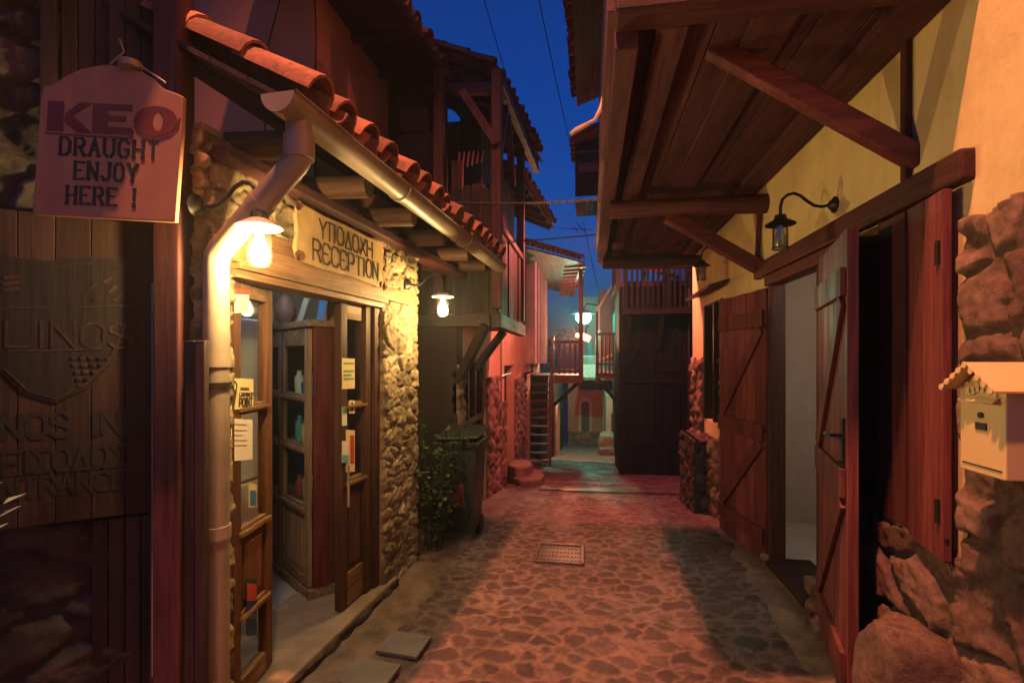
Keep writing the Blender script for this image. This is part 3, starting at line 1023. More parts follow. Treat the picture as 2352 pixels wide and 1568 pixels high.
def cashback(mb, P, u, n, w_, h_):
    lettering(mb, 'CASHBACK', P(.36, .42), u, (0, 0, 1), n, h_ * .12, sw=.15, th=.0008, width=w_ * .6)
    lettering(mb, 'POINT', P(.36, .08), u, (0, 0, 1), n, h_ * .27, sw=.2, th=.0008, width=w_ * .58)
    for k in range(14):
        a, b = 2 * math.pi * k / 14, 2 * math.pi * (k + 1) / 14
        mb.prism([P(.15 + .13 * math.cos(a), .75 + .17 * math.sin(a)), P(.15 + .13 * math.cos(b), .75 + .17 * math.sin(b)), P(.15 + .085 * math.cos(b), .75 + .115 * math.sin(b)), P(.15 + .085 * math.cos(a), .75 + .115 * math.sin(a))], n * .001)
    mb.prism([P(.04, .62), P(.15, .08), P(.26, .62), P(.15, .56)], n * .0014)
    for k in range(3): mb.prism([P(.4, .62 + k * .04), P(.8, .62 + k * .04), P(.8, .635 + k * .04), P(.4, .635 + k * .04)], n * .001)
sheet('sticker', 'square yellow sticker with a black map pin reading CASHBACK POINT', 'sticker', H0, nL, (529, 866, 582, 936), paper_y, [('lettering', ink, cashback)])
sheet('notice', 'large plain white paper below the map pin sticker on the left glass door', 'notice', H0, nL, (531, 955, 580, 1050), paper_w, [('text_lines', soft, lines((.86, .72, .6, .48, .36), .1, .7, .015))])
sheet('card', 'small blue card with a pale border low on the left glass door', 'card', H0, nL, (572, 1106, 590, 1160), paper_y, [('print', paper_b, block(.12, .08, .88, .72))])
sheet('banner', 'narrow red and dark blue strip sticker near the foot of the left glass door', 'sticker', H0, nL, (566, 1318, 590, 1448), M_plain('navy_print', (.03, .05, .09), .6), [('print', paper_r, block(.05, .62, .95, .92)), ('stripe', paper_b, block(.1, .3, .9, .38))])
sheet('notice', 'yellow paper in the upper pane of the right glass door', 'notice', R0, nR, (786, 822, 815, 892), paper_y, [('text_lines', paper_g, lines((.8, .55, .42, .3), .1, .9, .06))])
sheet('card', 'green and white card in the middle pane of the right glass door', 'card', R0, nR, (786, 932, 797, 976), paper_w, [('print', paper_g, block(0, .62, 1, 1))])
sheet('card', 'small pale card with a dark pin mark beside the green and white card', 'card', R0, nR, (802, 918, 815, 948), paper_y, [('print', ink, block(.35, .2, .65, .85))])
sheet('leaflet', 'tall cream leaflet with red pictures on the right glass door', 'leaflet', R0, nR, (795, 984, 815, 1080), paper_y, [('print', paper_r, block(.45, .2, .9, .88))])
sheet('leaflet', 'small leaflet with teal foot overlapping the tall cream leaflet', 'leaflet', R0, nR, (786, 1010, 800, 1060), paper_w, [('print', teal_m, block(0, 0, 1, .36))], lift=.03)

# eave: logs, wall plate, boards, tiles
def eav(Y, off, z): return FA(Y, z, off)
mb = MB()
lgs = [1.95, 2.48, 3.05, 3.62, 4.2, 4.75]
for y in lgs:
    L_ = .36 + (hash(str(y)) % 5) * 0.0
    mb.tube([FA(y, 2.575, -.3), FA(y, 2.555, .33)], [.062, .058], 14)
mb.build_each('roof_log', M_wood('log_wood', (0.1, 0.05, 0.035), 'x'), RH, True)
mb = MB()
fbox(mb, 1.80, 4.9, 2.455, 2.515, -.05, .10)
mb.build('wall_plate', wy, RH, bevel=.01)
up_d = V((-math.cos(R(29)), 0, math.sin(R(29))))
mb = MB()
for k in range(7):
    a, b = .42 - k * .16, .42 - (k + .97) * .16
    za, zb2 = 2.60 + (.42 - a) * .555, 2.60 + (.42 - b) * .555
    mb.prism([FA(1.7, za, a), FA(4.95, za, a), FA(4.95, zb2, b), FA(1.7, zb2, b)], (0, 0, .022))
mb.build('roof_boards', dy_, RH)
mb = MB()
tile_field(mb, FA(1.82, 2.645, .44), UF, up_d, 15, .212, 4, .3, .088, 4)
mb.build('tile_roof', tile_m, RH, True)
# gutter and downpipe
mb = MB()
prof = []
for k in range(13):
    a = math.pi + math.pi * k / 12
    prof.append((.066 * math.cos(a), .066 * math.sin(a)))
prof = [(-.074, .004)] + prof + [(.074, .004), (.074, -.003)]
inner = [(.060 * math.cos(math.pi + math.pi * k / 12), .060 * math.sin(math.pi + math.pi * k / 12)) for k in range(12, -1, -1)]
loop = prof + inner
g0, g1 = FA(1.58, 2.57, .47), FA(4.72, 2.545, .47)
for a, b in ((0, .31), (.312, .655), (.657, 1)):
    A_, B_ = g0.lerp(g1, a), g0.lerp(g1, b)
    n = len(loop)
    vs_ = [A_ + NF * x + V((0, 0, z)) for x, z in loop] + [B_ + NF * x + V((0, 0, z)) for x, z in loop]
    fs_ = [(i, (i + 1) % n, n + (i + 1) % n, n + i) for i in range(n)]
    mb.add(vs_, fs_)
for P_, dr in ((g0, 1), (g1, -1)):
    pts = [P_ + NF * (.066 * math.cos(math.pi + math.pi * k / 12)) + V((0, 0, .066 * math.sin(math.pi + math.pi * k / 12))) for k in range(13)]
    mb.prism(pts, UF * .004 * dr)
for f in (.31, .656):
    q = g0.lerp(g1, f)
    vs_ = []
    for s_ in (-.02, .02):
        for rad in (.0675, .072):
            vs_ += [q + UF * s_ + NF * (rad * math.cos(math.pi + math.pi * k / 12)) + V((0, 0, rad * math.sin(math.pi + math.pi * k / 12))) for k in range(13)]
    fs_ = []
    for k in range(12): fs_ += [(13 + k, 14 + k, 40 + k, 39 + k), (k, k + 1, 14 + k, 13 + k), (26 + k, 27 + k, 40 + k, 39 + k)]
    mb.add(vs_, fs_)
gut = mb.build('gutter', metal_g, RH, True)
mb = MB()
gp = FA(1.70, 2.52, .47)
wp = onF(497, 560, .075)
el = W(682, 375, (gp - V((0, 0, EYE))).dot(V((-sn, cs, 0))))
wp.z = 2.06
ta, tb = V((gp.x, gp.y, 2.385)), V((wp.x, wp.y, wp.z))
dd = (tb - ta).normalized()
pts = [gp, ta + V((0, 0, .02)), ta + V((0, 0, .006)) + dd * .006, ta + dd * .02, tb - dd * .025, tb - dd * .006 - V((0, 0, .008)), tb - V((0, 0, .03)), V((wp.x, wp.y, .05))]
mb.tube(pts, .0465, 20)
for z in (1.62, .95): mb.tube([(wp.x, wp.y, z), (wp.x, wp.y, z + .05)], .052, 20)
mb.tube([(gp.x, gp.y, 2.47), (gp.x, gp.y, 2.385)], .054, 20)
m0 = ta.lerp(tb, .42)
m1 = ta.lerp(tb, .5)
mb.tube([m0, m1], .051, 20)
pp = mb.build('downpipe', metal_g, RH, True)
mb = MB()
mb.box((wp.x - .05, wp.y, 1.55), (.1, .02, .02))
mb.tube([(wp.x, wp.y, 1.54), (wp.x, wp.y, 1.56)], .054, 20)
mb.build('pipe_clip', iron, pp)

# reception sign
t = thing('reception_sign', 'tan parchment shaped board lettered RECEPTION above the glass doors', 'sign', tuple(FA(2.72, 2.14, .06)))
so = .065
def sg(f, g): return FA(2.27 + .91 * f, 2.125 + .30 * g, so)
sh = [(0.02, .05), (.25, .02), (.5, .05), (.75, .02), (.96, 0), (.985, .18), (.975, .4), (.985, .65), (1.0, .86), (.99, 1.0), (.75, .98), (.5, 1.0), (.25, .98), (.02, 1.02), (-.005, .8), (.01, .5), (-.01, .25)]
mb = MB()
mb.prism([sg(*p) for p in sh], -NF * .022)
brd = mb.build('board', M_plain('parchment_board', (0.5, 0.35, 0.16), .6, 0, .35, 6, .2), t, bevel=.004)
mb = MB()
for (f, g) in ((0.0, .93), (0.0, .1), (.99, .02)):
    c = sg(f, g) + NF * .004
    pts = [c + UF * (.028 * (1 - k / 16) * math.cos(k * .75)) + V((0, 0, .028 * (1 - k / 16) * math.sin(k * .75))) + NF * .006 for k in range(15)]
    mb.tube(pts, .007, 6)
mb.build_each('scroll_curl', M_wood('curl_wood', (0.16, .06, .04), 'y'), brd, True)
mb = MB()
Vz = V((0, 0, 1))
lettering(mb, 'YΠOΔOXH', sg(.2, .56) + NF * .001, UF, Vz, NF, .098, sw=.085, th=.002, wob=.05, width=.57)
lettering(mb, 'ReCePTION', sg(.14, .13) + NF * .001, UF, Vz, NF, .108, sw=.09, th=.002, wob=.05, width=.70)
mb.build('lettering', ink, brd)

# wall lamps -------------------------------------------------------
bulb_on = M_glow('lit_bulb', (1.0, 0.72, 0.36), 9)
bulb_off = M_glass('bulb_glass', (.8, .78, .7), .2, .25)
def wall_lamp(label, lit, loc, rz, group):
    t = thing('wall_lamp', label, 'lamp', (0, 0, 0), 0, group)
    ax = Matrix.Rotation(R(-90), 3, 'Y')
    mb = MB()
    mb.lathe((0, 0, 0), [(.045, .0), (.045, .008), (.03, .016), (.022, .03), (.012, .036)], 20, ax)
    mb.build('rosette', iron, t, True)
    mb = MB()
    pts = [(-.03, 0, 0), (-.07, 0, -.008), (-.11, 0, 0), (-.15, 0, .03), (-.18, 0, .058), (-.215, 0, .075), (-.25, 0, .068), (-.277, 0, .042), (-.287, 0, .005), (-.288, 0, -.05)]
    mb.tube(pts, .0085, 10)
    mb.build('arm', iron, t, True)
    mb = MB()
    mb.lathe((-.288, 0, -.055), [(.012, .012), (.03, .008), (.034, -.012), (.038, -.02)], 20)
    mb.build('cap', iron, t, True)
    mb = MB()
    mb.lathe((-.288, 0, -.075), [(.036, .004), (.05, -.004), (.078, -.020), (.082, -.026), (.079, -.028), (.05, -.012), (.034, -.006)], 28)
    mb.build('shade', white_enamel if lit else iron, t, True)
    mb = MB()
    pr = [(.042, -.004), (.043, -.06), (.043, -.125), (.036, -.146), (.0, -.15), (.0, -.148), (.034, -.143), (.041, -.124), (.041, -.06), (.040, -.004)]
    mb.lathe((-.288, 0, -.1), pr, 24)
    mb.build('jar', halo_jar_m if lit else jar_m, t, True)
    mb = MB()
    mb.lathe((-.288, 0, -.195), [(.0, -.052), (.018, -.047), (.031, -.03), (.036, -.006), (.032, .018), (.022, .042), (.014, .064), (.013, .09)], 20)
    mb.build('bulb', bulb_on if lit else bulb_off, t, True)
    if not lit:
        mb = MB()
        for k in range(4):
            a = k * math.pi / 2 + .4
            mb.tube([(-.288 + .047 * math.cos(a), .047 * math.sin(a), -.1), (-.288 + .047 * math.cos(a), .047 * math.sin(a), -.245)], .0025, 6)
        mb.tube([(-.288 + .047 * math.cos(k * .4), .047 * math.sin(k * .4), -.235) for k in range(17)], .003, 6)
        mb.build('cage', iron, t, True)
    t.location = loc
    t.rotation_euler = (0, 0, rz)
    if lit:
        lo_ = light('bulb_light', 'POINT', (-.288, 0, -.2), (1.0, .65, .25), 30, .028)
        lo_.parent = t
    return t
p = FA(1.73, 2.245, .012)
wall_lamp('glowing wall lamp beside the downpipe, in front of the reception doors', True, p, math.pi + math.atan(-FS), 'wall lamps along the alley')
p = FA(3.62, 2.215, .03)
wall_lamp('glowing wall lamp at the far corner of the stone pier above the wheelie bin', True, p, math.pi + math.atan(-FS), 'wall lamps along the alley')
wall_lamp('unlit black lantern with a clear jar on the cream wall over the open timber door', False, (1.36, 3.055, 2.517), 0, 'wall lamps along the alley')
wall_lamp('small unlit lamp further along the cream wall beyond the timber brace', False, (1.36, 5.1, 2.66), 0, 'wall lamps along the alley')

# inside the reception ----------------------------------------------
t = thing('ceiling_light', 'white fluorescent fitting on the dark ceiling inside the reception', 'light', (-2.0, 2.75, 2.5))
mb = MB(); mb.span((-2.12, 2.2, 2.53), (-1.92, 3.3, 2.575)); mb.build('housing', white_enamel, t)
mb = MB(); mb.span((-2.1, 2.23, 2.505), (-1.94, 3.27, 2.528)); mb.build('tube_cover', M_emit('cool_tube', (.62, .82, 1.0), 5), t)
# cabinet
cA, cB = V((-2.46, 3.52, 0)), V((-1.78, 3.0, 0))
ce = (cB - cA).normalized()
cb = V((-ce.y, ce.x, 0))
if cb.y < 0: cb = -cb
t = thing('cabinet', 'old grey wooden cabinet with glazed door inside the reception', 'cabinet', tuple((cA + cB) / 2))
def cbx(mb, a, b, z0, z1, d0, d1):
    p, q = cA + ce * a, cA + ce * b
    mb.prism([V((p.x, p.y, z0)) + cb * d0, V((q.x, q.y, z0)) + cb * d0, V((q.x, q.y, z0)) + cb * d1, V((p.x, p.y, z0)) + cb * d1], (0, 0, z1 - z0))
LC = (cB - cA).length
mb = MB(); cbx(mb, 0, LC - .03, .1, 1.86, .17, .19); cbx(mb, 0, .03, .1, 1.86, .03, .168); mb.build('carcass', dz_, t)
mb = MB(); cbx(mb, LC - .03, LC, .1, 1.86, .02, .2); mb.build('side_panel', rz_, t, bevel=.004)
mb = MB(); cbx(mb, -.03, LC + .03, 1.862, 1.905, -.03, .22); cbx(mb, -.01, LC + .012, .09, .16, -.02, .2); mb.build_each('cornice', gwx, t, bevel=.006)
q0, q1 = cA + ce * .34, cA + ce * (LC - .02)
glass_leaf('cabinet_door', t, q0, q1, .17, 1.85, [(.17, .06), (.62, .08), (1.02, .07), (1.36, .06), (1.74, .11)], 'wggg', gwz, gwx, glass_m, .06, .03)
q0, q1 = cA + ce * .0, cA + ce * .33
glass_leaf('cabinet_door', t, q0, q1, .17, 1.85, [(.17, .06), (.62, .08), (1.02, .07), (1.36, .06), (1.74, .11)], 'wggg', gwz, gwx, glass_m, .05, .03)
mb = MB()
for z in (.66, 1.05, 1.39): cbx(mb, .03, LC - .03, z, z + .015, .03, .165)
mb.build('shelf', gwx, t)
rd = random.Random(12)
cols = [paper_w, paper_b, teal_m, paper_y, paper_r, white_enamel]
nms = ['white jar', 'blue jar', 'teal jar', 'yellow jar', 'red jar', 'cream jar']
place = ['top shelf of the grey cabinet', 'middle shelf of the grey cabinet', 'lowest glazed shelf of the grey cabinet']
for si, z in enumerate((1.405, 1.065, .675)):
    for k in range(3):
        c = cA + ce * (.42 + .13 * k) + cb * .09
        ci = (si * 2 + k) % 6
        r_ = rd.uniform(.025, .045)
        h_ = rd.uniform(.1, .2)
        mb = MB()
        mb.lathe((c.x, c.y, z), [(r_ * .8, 0), (r_, h_ * .3), (r_, h_ * .7), (r_ * .5, h_ * .85), (r_ * .55, h_)], 14)
        tag(mb.build('jar', cols[ci], None, True), f'{nms[ci]} on the {place[si]}', 'jar', 'jars in the cabinet')
mb = MB()
jc = onP(655, 700, cA + cb * .08, -cb)
mb.lathe((jc.x, jc.y, 1.906), [(.04, 0), (.075, .06), (.08, .12), (.055, .18), (.032, .22), (.045, .25)], 20)
jt_ = thing('jug', 'round reddish clay jug on top of the grey cabinet', 'jug', (jc.x, jc.y, 1.906))
mb.build('vessel', M_plain('red_clay', (.22, .09, .07), .5), jt_, True)
mb = MB(); mb.tube([(jc.x - .05, jc.y + .03, 2.13), (jc.x - .105, jc.y + .05, 2.1), (jc.x - .1, jc.y + .05, 2.02), (jc.x - .07, jc.y + .04, 1.99)], .008, 8); mb.build('handle', M_plain('jug_handle', (.2, .08, .06), .5), jt_, True)
def frame_on(px, label, mat, wdt, hgt, lean):
    c = onP(px, 700, cA + cb * .12, -cb)
    c.z = 1.906
    t = thing('picture_frame', label, 'picture', tuple(c), 0, 'frames leaning on the cabinet')
    up = (V((0, 0, 1)) + ce * lean + cb * .2).normalized()
    side = ce - up * ce.dot(up)
    side.normalize()
    nn = side.cross(up)
    mb = MB()
    mb.prism([c - side * wdt / 2, c + side * wdt / 2, c + side * wdt / 2 + up * hgt, c - side * wdt / 2 + up * hgt], -nn * .015)
    mb.build('frame', hnz, t, bevel=.002)
    mb = MB()
    i_ = .015
    b0 = c + up * i_ + nn * .001
    mb.prism([b0 - side * (wdt / 2 - i_), b0 + side * (wdt / 2 - i_), b0 + side * (wdt / 2 - i_) + up * (hgt - 2 * i_), b0 - side * (wdt / 2 - i_) + up * (hgt - 2 * i_)], nn * .001)
    mb.build('picture', mat, t)
frame_on(632, 'green framed picture leaning left of the clay jug on the cabinet', paper_g, .17, .2, .1)
frame_on(685, 'pale slanted framed picture right of the clay jug on the cabinet', white_enamel, .13, .22, .3)
frame_on(735, 'blue framed picture at the right end of the cabinet top', paper_b, .15, .2, -.1)
# back of the room seen through the left leaf
t = thing('fridge', 'tall white fridge with a handle standing at the back of the reception', 'fridge', (-2.2, 2.78, .085))
mb = MB(); mb.span((-2.50, 2.62, .12), (-2.06, 2.98, .9)); mb.span((-2.50, 2.62, .91), (-2.06, 2.98, 1.9)); mb.build('body', M_plain('fridge_white', (.8, .82, .82), .35, 0, .04, 3, 0), t, bevel=.012)
mb = MB(); mb.tube([(-2.12, 2.615, 1.1), (-2.12, 2.59, 1.13), (-2.12, 2.59, 1.4), (-2.12, 2.615, 1.43)], .01, 8); mb.build('handle', metal_g, t, True)
t = thing('counter', 'low wooden counter with a teal front inside the reception', 'counter', (-2.15, 2.4, .085))
mb = MB(); mb.span((-2.4, 2.28, .09), (-1.98, 2.54, .72)); mb.build('body', teal_m, t, bevel=.01)
mb = MB(); mb.span((-2.43, 2.25, .722), (-1.95, 2.57, .76)); mb.build('counter_top', wy, t, bevel=.006)
t = thing('storage_box', 'bright teal plastic box standing on the reception counter', 'box', (-2.1, 2.4, .761))
mb = MB(); mb.span((-2.3, 2.3, .762), (-2.0, 2.5, .95)); mb.build('body', M_plain('light_teal', (.25, .7, .72), .5, 0, .1, 4, 0), t, bevel=.012)
mb = MB(); mb.span((-2.315, 2.285, .951), (-1.985, 2.515, .975)); mb.build('lid', iron, t, bevel=.006)

# =================================================================== PINK HOUSE ABOVE THE RECEPTION
PH = thing('plaster_house', 'tall pink plastered house rising behind the reception roof under a dark overhanging eave', 'house', (-2.6, 4.0, 0))
mb = MB()
mb.span((-6.5, 3.65, 2.7), (-2.15, 5.2, 4.62))
mb.build('wall', plaster_p, PH)
mb = MB()
n = 9
for k in range(n):
    y0, y1 = -.4 + k * 5.5 / n, -.4 + (k + .97) * 5.5 / n
    y0 = 2.2 + k * 2.9 / n
    y1 = 2.2 + (k + .97) * 2.9 / n
    xa = -1.66 + (y0 - 2.2) * .05
    mb.prism([(-2.6, y0, 4.72), (xa, y0, 4.57), (xa, y1, 4.57), (-2.6, y1, 4.72)], (0, 0, .03))
mb.build('eave_boards', dx_, PH)
mb = MB()
for k in range(5):
    y = 2.5 + k * .6
    mb.bar((-2.6, y, 4.66), (-1.7, y, 4.53), .07, .08)
mb.build_each('rafter', dx_, PH, bevel=.005)
mb = MB()
tile_field(mb, (-1.63, 2.2, 4.62), V((.05, 1, 0)), V((-.93, 0, .36)), 15, .21, 3, .3, .085, 9)
mb.build('tile_roof', tile_d, PH, True)
mb = MB()
mb.tube([(-2.14, 3.0 + .65, 4.6), (-2.12, 3.64, 4.2), (-2.13, 3.64, 2.9)], .006, 6)
mb.tube([(-2.4, 3.64, 4.6), (-2.6, 3.635, 3.9), (-2.5, 3.635, 3.0)], .005, 6)
mb.build_each('wire', cable_m, PH)

# =================================================================== TIMBER GALLERY HOUSE (left, beyond the reception)
GH = thing('gallery_house', 'dark timber house on the left with jutting gallery, beyond the reception', 'house', (-1.8, 6.5, -.1))
mb = MB()
for k in range(6): mb.span((-2.45 + k * .16, 5.13, 2.1), (-2.45 + k * .16 + .155, 5.16, 4.78))
mb.build('end_wall', dz_, GH, bevel=.003)
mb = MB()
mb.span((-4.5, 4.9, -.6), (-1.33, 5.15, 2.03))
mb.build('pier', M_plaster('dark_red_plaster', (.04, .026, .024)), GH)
mb = MB()
mb.span((-4.5, 5.15, 1.62), (-1.33, 6.35, 2.1))
mb.span((-4.5, 6.35, -.9), (-1.33, 7.75, 2.2))
mb.span((-4.5, 7.75, 1.55), (-1.33, 8.75, 2.2))
mb.span((-4.5, 8.75, -1.0), (-1.33, 11.2, 2.2))
mb.build('plaster_wall', plaster_s, GH)
for (y0, y1, z0, z1, sd) in ((4.9, 5.15, -.1, 1.6, 1), (6.36, 7.2, -.5, 1.42, 2), (7.2, 7.73, -.6, 1.0, 3), (8.77, 10.3, -.8, 1.3, 4)):
    stone_sheet('rubble_base', (-1.328, y0, z0), (0, 1, 0), (0, 0, 1), y1 - y0, z1 - z0, .03, .2, .15, .06, stone_r, GH, 50 + sd)
# dark doorway and window of the ground floor
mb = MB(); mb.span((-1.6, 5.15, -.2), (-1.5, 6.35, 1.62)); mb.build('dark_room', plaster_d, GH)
mb = MB()
for y in (5.2, 5.55, 5.9, 6.3): mb.span((-1.46, y - .035, -.1), (-1.36, y + .035, 1.6))
mb.span((-1.465, 5.15, .9), (-1.355, 6.35, .96)); mb.span((-1.47, 5.1, 1.55), (-1.34, 6.4, 1.63))
win = mb.build_each('window', dz_, GH, bevel=.004)
mb = MB(); mb.span((-1.43, 5.2, -.05), (-1.424, 6.3, 1.55)); mb.build('pane', glass_m, win)
mb = MB()
for k in range(5): mb.span((-1.5, 7.76 + k * .197, -.5), (-1.46, 7.76 + k * .197 + .19, 1.55))
dr = mb.build('door', dz_, GH, bevel=.004)
mb = MB(); mb.tube([(-1.44, 7.9, .5), (-1.42, 7.9, .52), (-1.42, 7.9, .65), (-1.44, 7.9, .67)], .012, 6); mb.build('handle', iron, dr)
mb = MB(); mb.tube([(-1.3, 9.9, 1.35), (-1.1, 9.75, 1.42)], .02, 8); mb.lathe((-1.29, 9.9, 1.33), [(.07, 0), (.07, .05)], 12, Matrix.Rotation(R(90), 3, 'Y')); mb.build('door_spotlight', iron, GH)
mb = MB(); mb.tube([(-1.3, 7.3, 1.95), (-1.29, 7.3, -.2)], .015, 8); mb.tube([(-1.3, 7.3, 1.4), (-1.3, 8.3, 1.42)], .012, 6); mb.build('conduit', metal_g, GH)
# jutting gallery
gx, gy0, gy1, gz0 = -.90, 4.82, 6.7, 2.03
mb = MB()
for k in range(11):
    x0 = -2.0 + k * .1
    mb.span((x0, gy0, gz0), (x0 + .096, gy1, gz0 + .04))
mb.build('gallery_floor', dy_, GH)
mb = MB()
mb.span((gx - .06, gy0 - .02, gz0 - .07), (gx + .04, gy1, gz0 + .075)); mb.span((-2.0, gy0 - .03, gz0 - .06), (gx - .062, gy0 + .06, gz0 + .07))
mb.build_each('floor_beam', dy_, GH, bevel=.008)
mb = MB()
for k in range(12):
    x0 = -1.98 + k * .09
    mb.span((x0, gy0 + .065, gz0 + .042), (x0 + .084, gy0 + .09, gz0 + 1.3 + .03 * (k % 3)))
mb.build('end_boards', M_wood('very_dark_board', (.03, .019, .018), 'z'), GH, bevel=.003)  # board colour darker than the other dark timber
mb = MB()
for k in range(16):
    y0 = gy0 + .1 + k * .11
    if k % 7 == 5: continue
    mb.span((gx - .03, y0, gz0 + .078), (gx + .0, y0 + .09, gz0 + .93))
mb.build('balustrade', dz_, GH, bevel=.003)
mb = MB()
mb.span((gx - .06, gy0, gz0 + .935), (gx + .03, gy1, gz0 + 1.0)); mb.span((-2.0, gy0 + .03, gz0 + .80), (gx - .062, gy0 + .11, gz0 + .86))
mb.build_each('handrail', wy, GH, bevel=.006)
mb = MB()
for (x, y, zt_) in ((gx - .01, gy0 + .05, 4.5), (gx - .01, 6.6, 4.45), (-1.5, gy0 + .05, 4.55)):
    mb.box((x, y, (gz0 + zt_) / 2 + .06), (.1, .1, zt_ - gz0 - .12))
mb.build_each('gallery_post', wz, GH, bevel=.008)
mb = MB()
mb.bar((gx, gy0 + .06, 3.6), (gx, gy0 + .5, 4.35), .07, .09); mb.bar((gx, gy0 - .0, 3.75), (-1.25, gy0 + .0, 4.3), .06, .08)
mb.bar((gx - .0, 5.86, 3.7), (gx, 5.45, 4.35), .07, .09)
mb.build_each('post_brace', wz, GH, bevel=.005)
mb = MB(); mb.bar((-1.0, gy0 - .06, gz0 - .05), (-1.33, gy0 + .12, 1.42), .07, .09); mb.bar((-1.0, 5.8, gz0 - .05), (-1.33, 5.8, 1.55), .07, .09); mb.build_each('gallery_strut', dz_, GH, bevel=.005)
mb = MB()
for k in range(16):
    y0 = gy0 + .5 + k * .21
    xo = 0 if y0 < 5.9 else .4
    mb.span((-1.74 + xo, y0, gz0 + .18), (-1.71 + xo, y0 + .205, 4.55))
for k in range(3): mb.span((-1.72 + k * .13, 5.93, gz0 + .18), (-1.72 + k * .13 + .126, 5.96, 4.55))
mb.build('upper_wall', dz_, GH, bevel=.003)
mb = MB()
for (y0, y1) in ((6.3, 6.7), (7.2, 7.6)):
    for k in range(3): mb.span((-1.3, y0 + k * (y1 - y0) / 3, 2.6), (-1.27, y0 + (k + .94) * (y1 - y0) / 3, 3.9))
mb.build_each('shutter', rz_, GH, bevel=.003)
mb = MB()
for (x0, x1, z0, z1) in ((-2.02, -1.62, 3.28, 4.02), (-1.98, -1.66, 4.03, 4.28), (-1.42, -1.3, 3.1, 3.7), (-1.2, -1.08, 2.9, 3.45)):
    mb.span((x0, gy0 + .2, z0), (x1, gy0 + .26, z1))
mb.build_each('end_shutter', wz, GH, bevel=.006)
mb = MB()
for k in range(6):
    mb.bar((-1.36 + .05 * k, gy0 + .24, 3.62 + .012 * k), (-1.34 + .05 * k, gy0 + .24, 3.8), .03, .012)
mb.build('fretwork', rz_, GH)
# roofs
def roof(parent, P0, P1, x_in, slope, n_al, nm, seed, deep=1.0, mat=tile_d):
    """eave from P0 to P1, rising towards -X"""
    P0, P1 = V(P0), V(P1)
    al = (P1 - P0)
    L_ = al.length
    al.normalize()
    upv = V((-1, 0, slope)).normalized()
    mb = MB()
    m_ = max(3, int(deep / .16))
    for k in range(m_):
        a, b = k * deep / m_, (k + .97) * deep / m_
        mb.prism([P0 + upv * a, P1 + upv * a, P1 + upv * b, P0 + upv * b], (0, 0, .025))
    mb.build(nm + '_boards', dy_, parent)
    mb = MB()
    k = .1
    while k < L_:
        q = P0 + al * k
        mb.bar(q + upv * .05 - V((0, 0, .05)), q + upv * deep - V((0, 0, .05)), .06, .08)
        k += .55
    mb.build_each('rafter', dx_, parent, bevel=.004)
    mb = MB()
    tile_field(mb, P0 + V((.03, 0, .045)), al, upv, max(2, int(L_ / .2)), .2, max(2, int(deep / .3)), .3, .085, seed)
    mb.build(nm + '_tiles', mat, parent, True)
roof(GH, (-1.02, 5.1, 4.6), (-.70, 7.5, 4.6), 0, .42, 0, 'roof', 21, 1.1)
roof(GH, (-1.02, 7.55, 4.40), (-.74, 10.6, 4.40), 0, .42, 0, 'lower_roof', 22, 1.2)
mb = MB(); mb.bar((-1.75, 5.14, 4.52), (-.95, 5.16, 4.48), .09, .1); mb.bar((gx - .01, 5.0, 4.47), (gx + .1, 7.5, 4.5), .09, .1); mb.build_each('roof_beam', rx_, GH, bevel=.006)

# step stones in front of the doorway
for (i, (x, y, sx, sy, sz)) in enumerate(((-1.0, 8.1, .62, .9, .16), (-1.12, 8.2, .42, .8, .32))):
    mb = MB()
    rd = random.Random(i + 3)
    n_ = 7
    pl2 = [V((x + sx / 2 * math.cos(a) * rd.uniform(.8, 1.2), y + sy / 2 * math.sin(a) * rd.uniform(.8, 1.2), gz(y) - .05)) for a in [2 * math.pi * k / n_ for k in range(n_)]]
    mb.prism(pl2, (0, 0, sz + .05))
    tag(mb.build('step_stone', M_plain('step_stone_mat', (.22, .14, .11), .8, 0, .4, 6, .6), None, bevel=.03), ('wide lower stone step below the dark doorway beside the ladder stair', 'upper stone step directly at the foot of the dark doorway')[i], 'step', 'stone steps at the doorway')

# =================================================================== LADDER STAIR AND HOUSE BEYOND
ST = thing('ladder_stair', 'steep open wooden ladder stair leaning up to the raised landing', 'stair', (-1.15, 11.6, -.85))
b0, b1 = V((-1.42, 11.35, -.84)), V((-1.42, 11.95, 1.42))
mb = MB(); mb.bar(b0, b1, .06, .14); mb.build('stringer', rz_, ST, bevel=.006)
mb = MB(); mb.bar(b0 + V((.52, 0, 0)), b1 + V((.52, 0, 0)), .06, .14); mb.build('stringer', rz_, ST, bevel=.006)
for k in range(11):
    q = b0.lerp(b1, (k + .7) / 11.6)
    mb = MB(); mb.span((q.x + .035, q.y - .1, q.z), (q.x + .485, q.y + .09, q.z + .035)); mb.build('tread', rx_, ST, bevel=.004)
mb = MB(); mb.bar((-.88, 11.95, 1.3), (-.88, 11.95, 2.2), .07, .07); mb.build('newel', rz_, ST, bevel=.006)
FH = thing('landing_house', 'house beyond the stair with a raised railed landing and a wide tiled eave', 'house', (-1.4, 12.8, -1))
mb = MB()
mb.span((-3.4, 13.2, -1.2), (-1.1, 13.5, 1.2)); mb.span((-3.4, 12.2, 1.2), (-1.46, 13.5, 4.3))
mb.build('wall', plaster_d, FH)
mb = MB()
for k in range(8): mb.span((-1.45 + k * .157, 12.0, 1.24), (-1.45 + k * .157 + .15, 13.4, 1.28))
mb.build('landing_floor', dy_, FH)
mb = MB(); mb.span((-.85, 11.93, 1.08), (-.17, 12.0, 1.275)); mb.span((-.24, 12.001, 1.09), (-.17, 13.4, 1.275)); mb.build_each('landing_beam', rx_, FH, bevel=.005)
mb = MB()
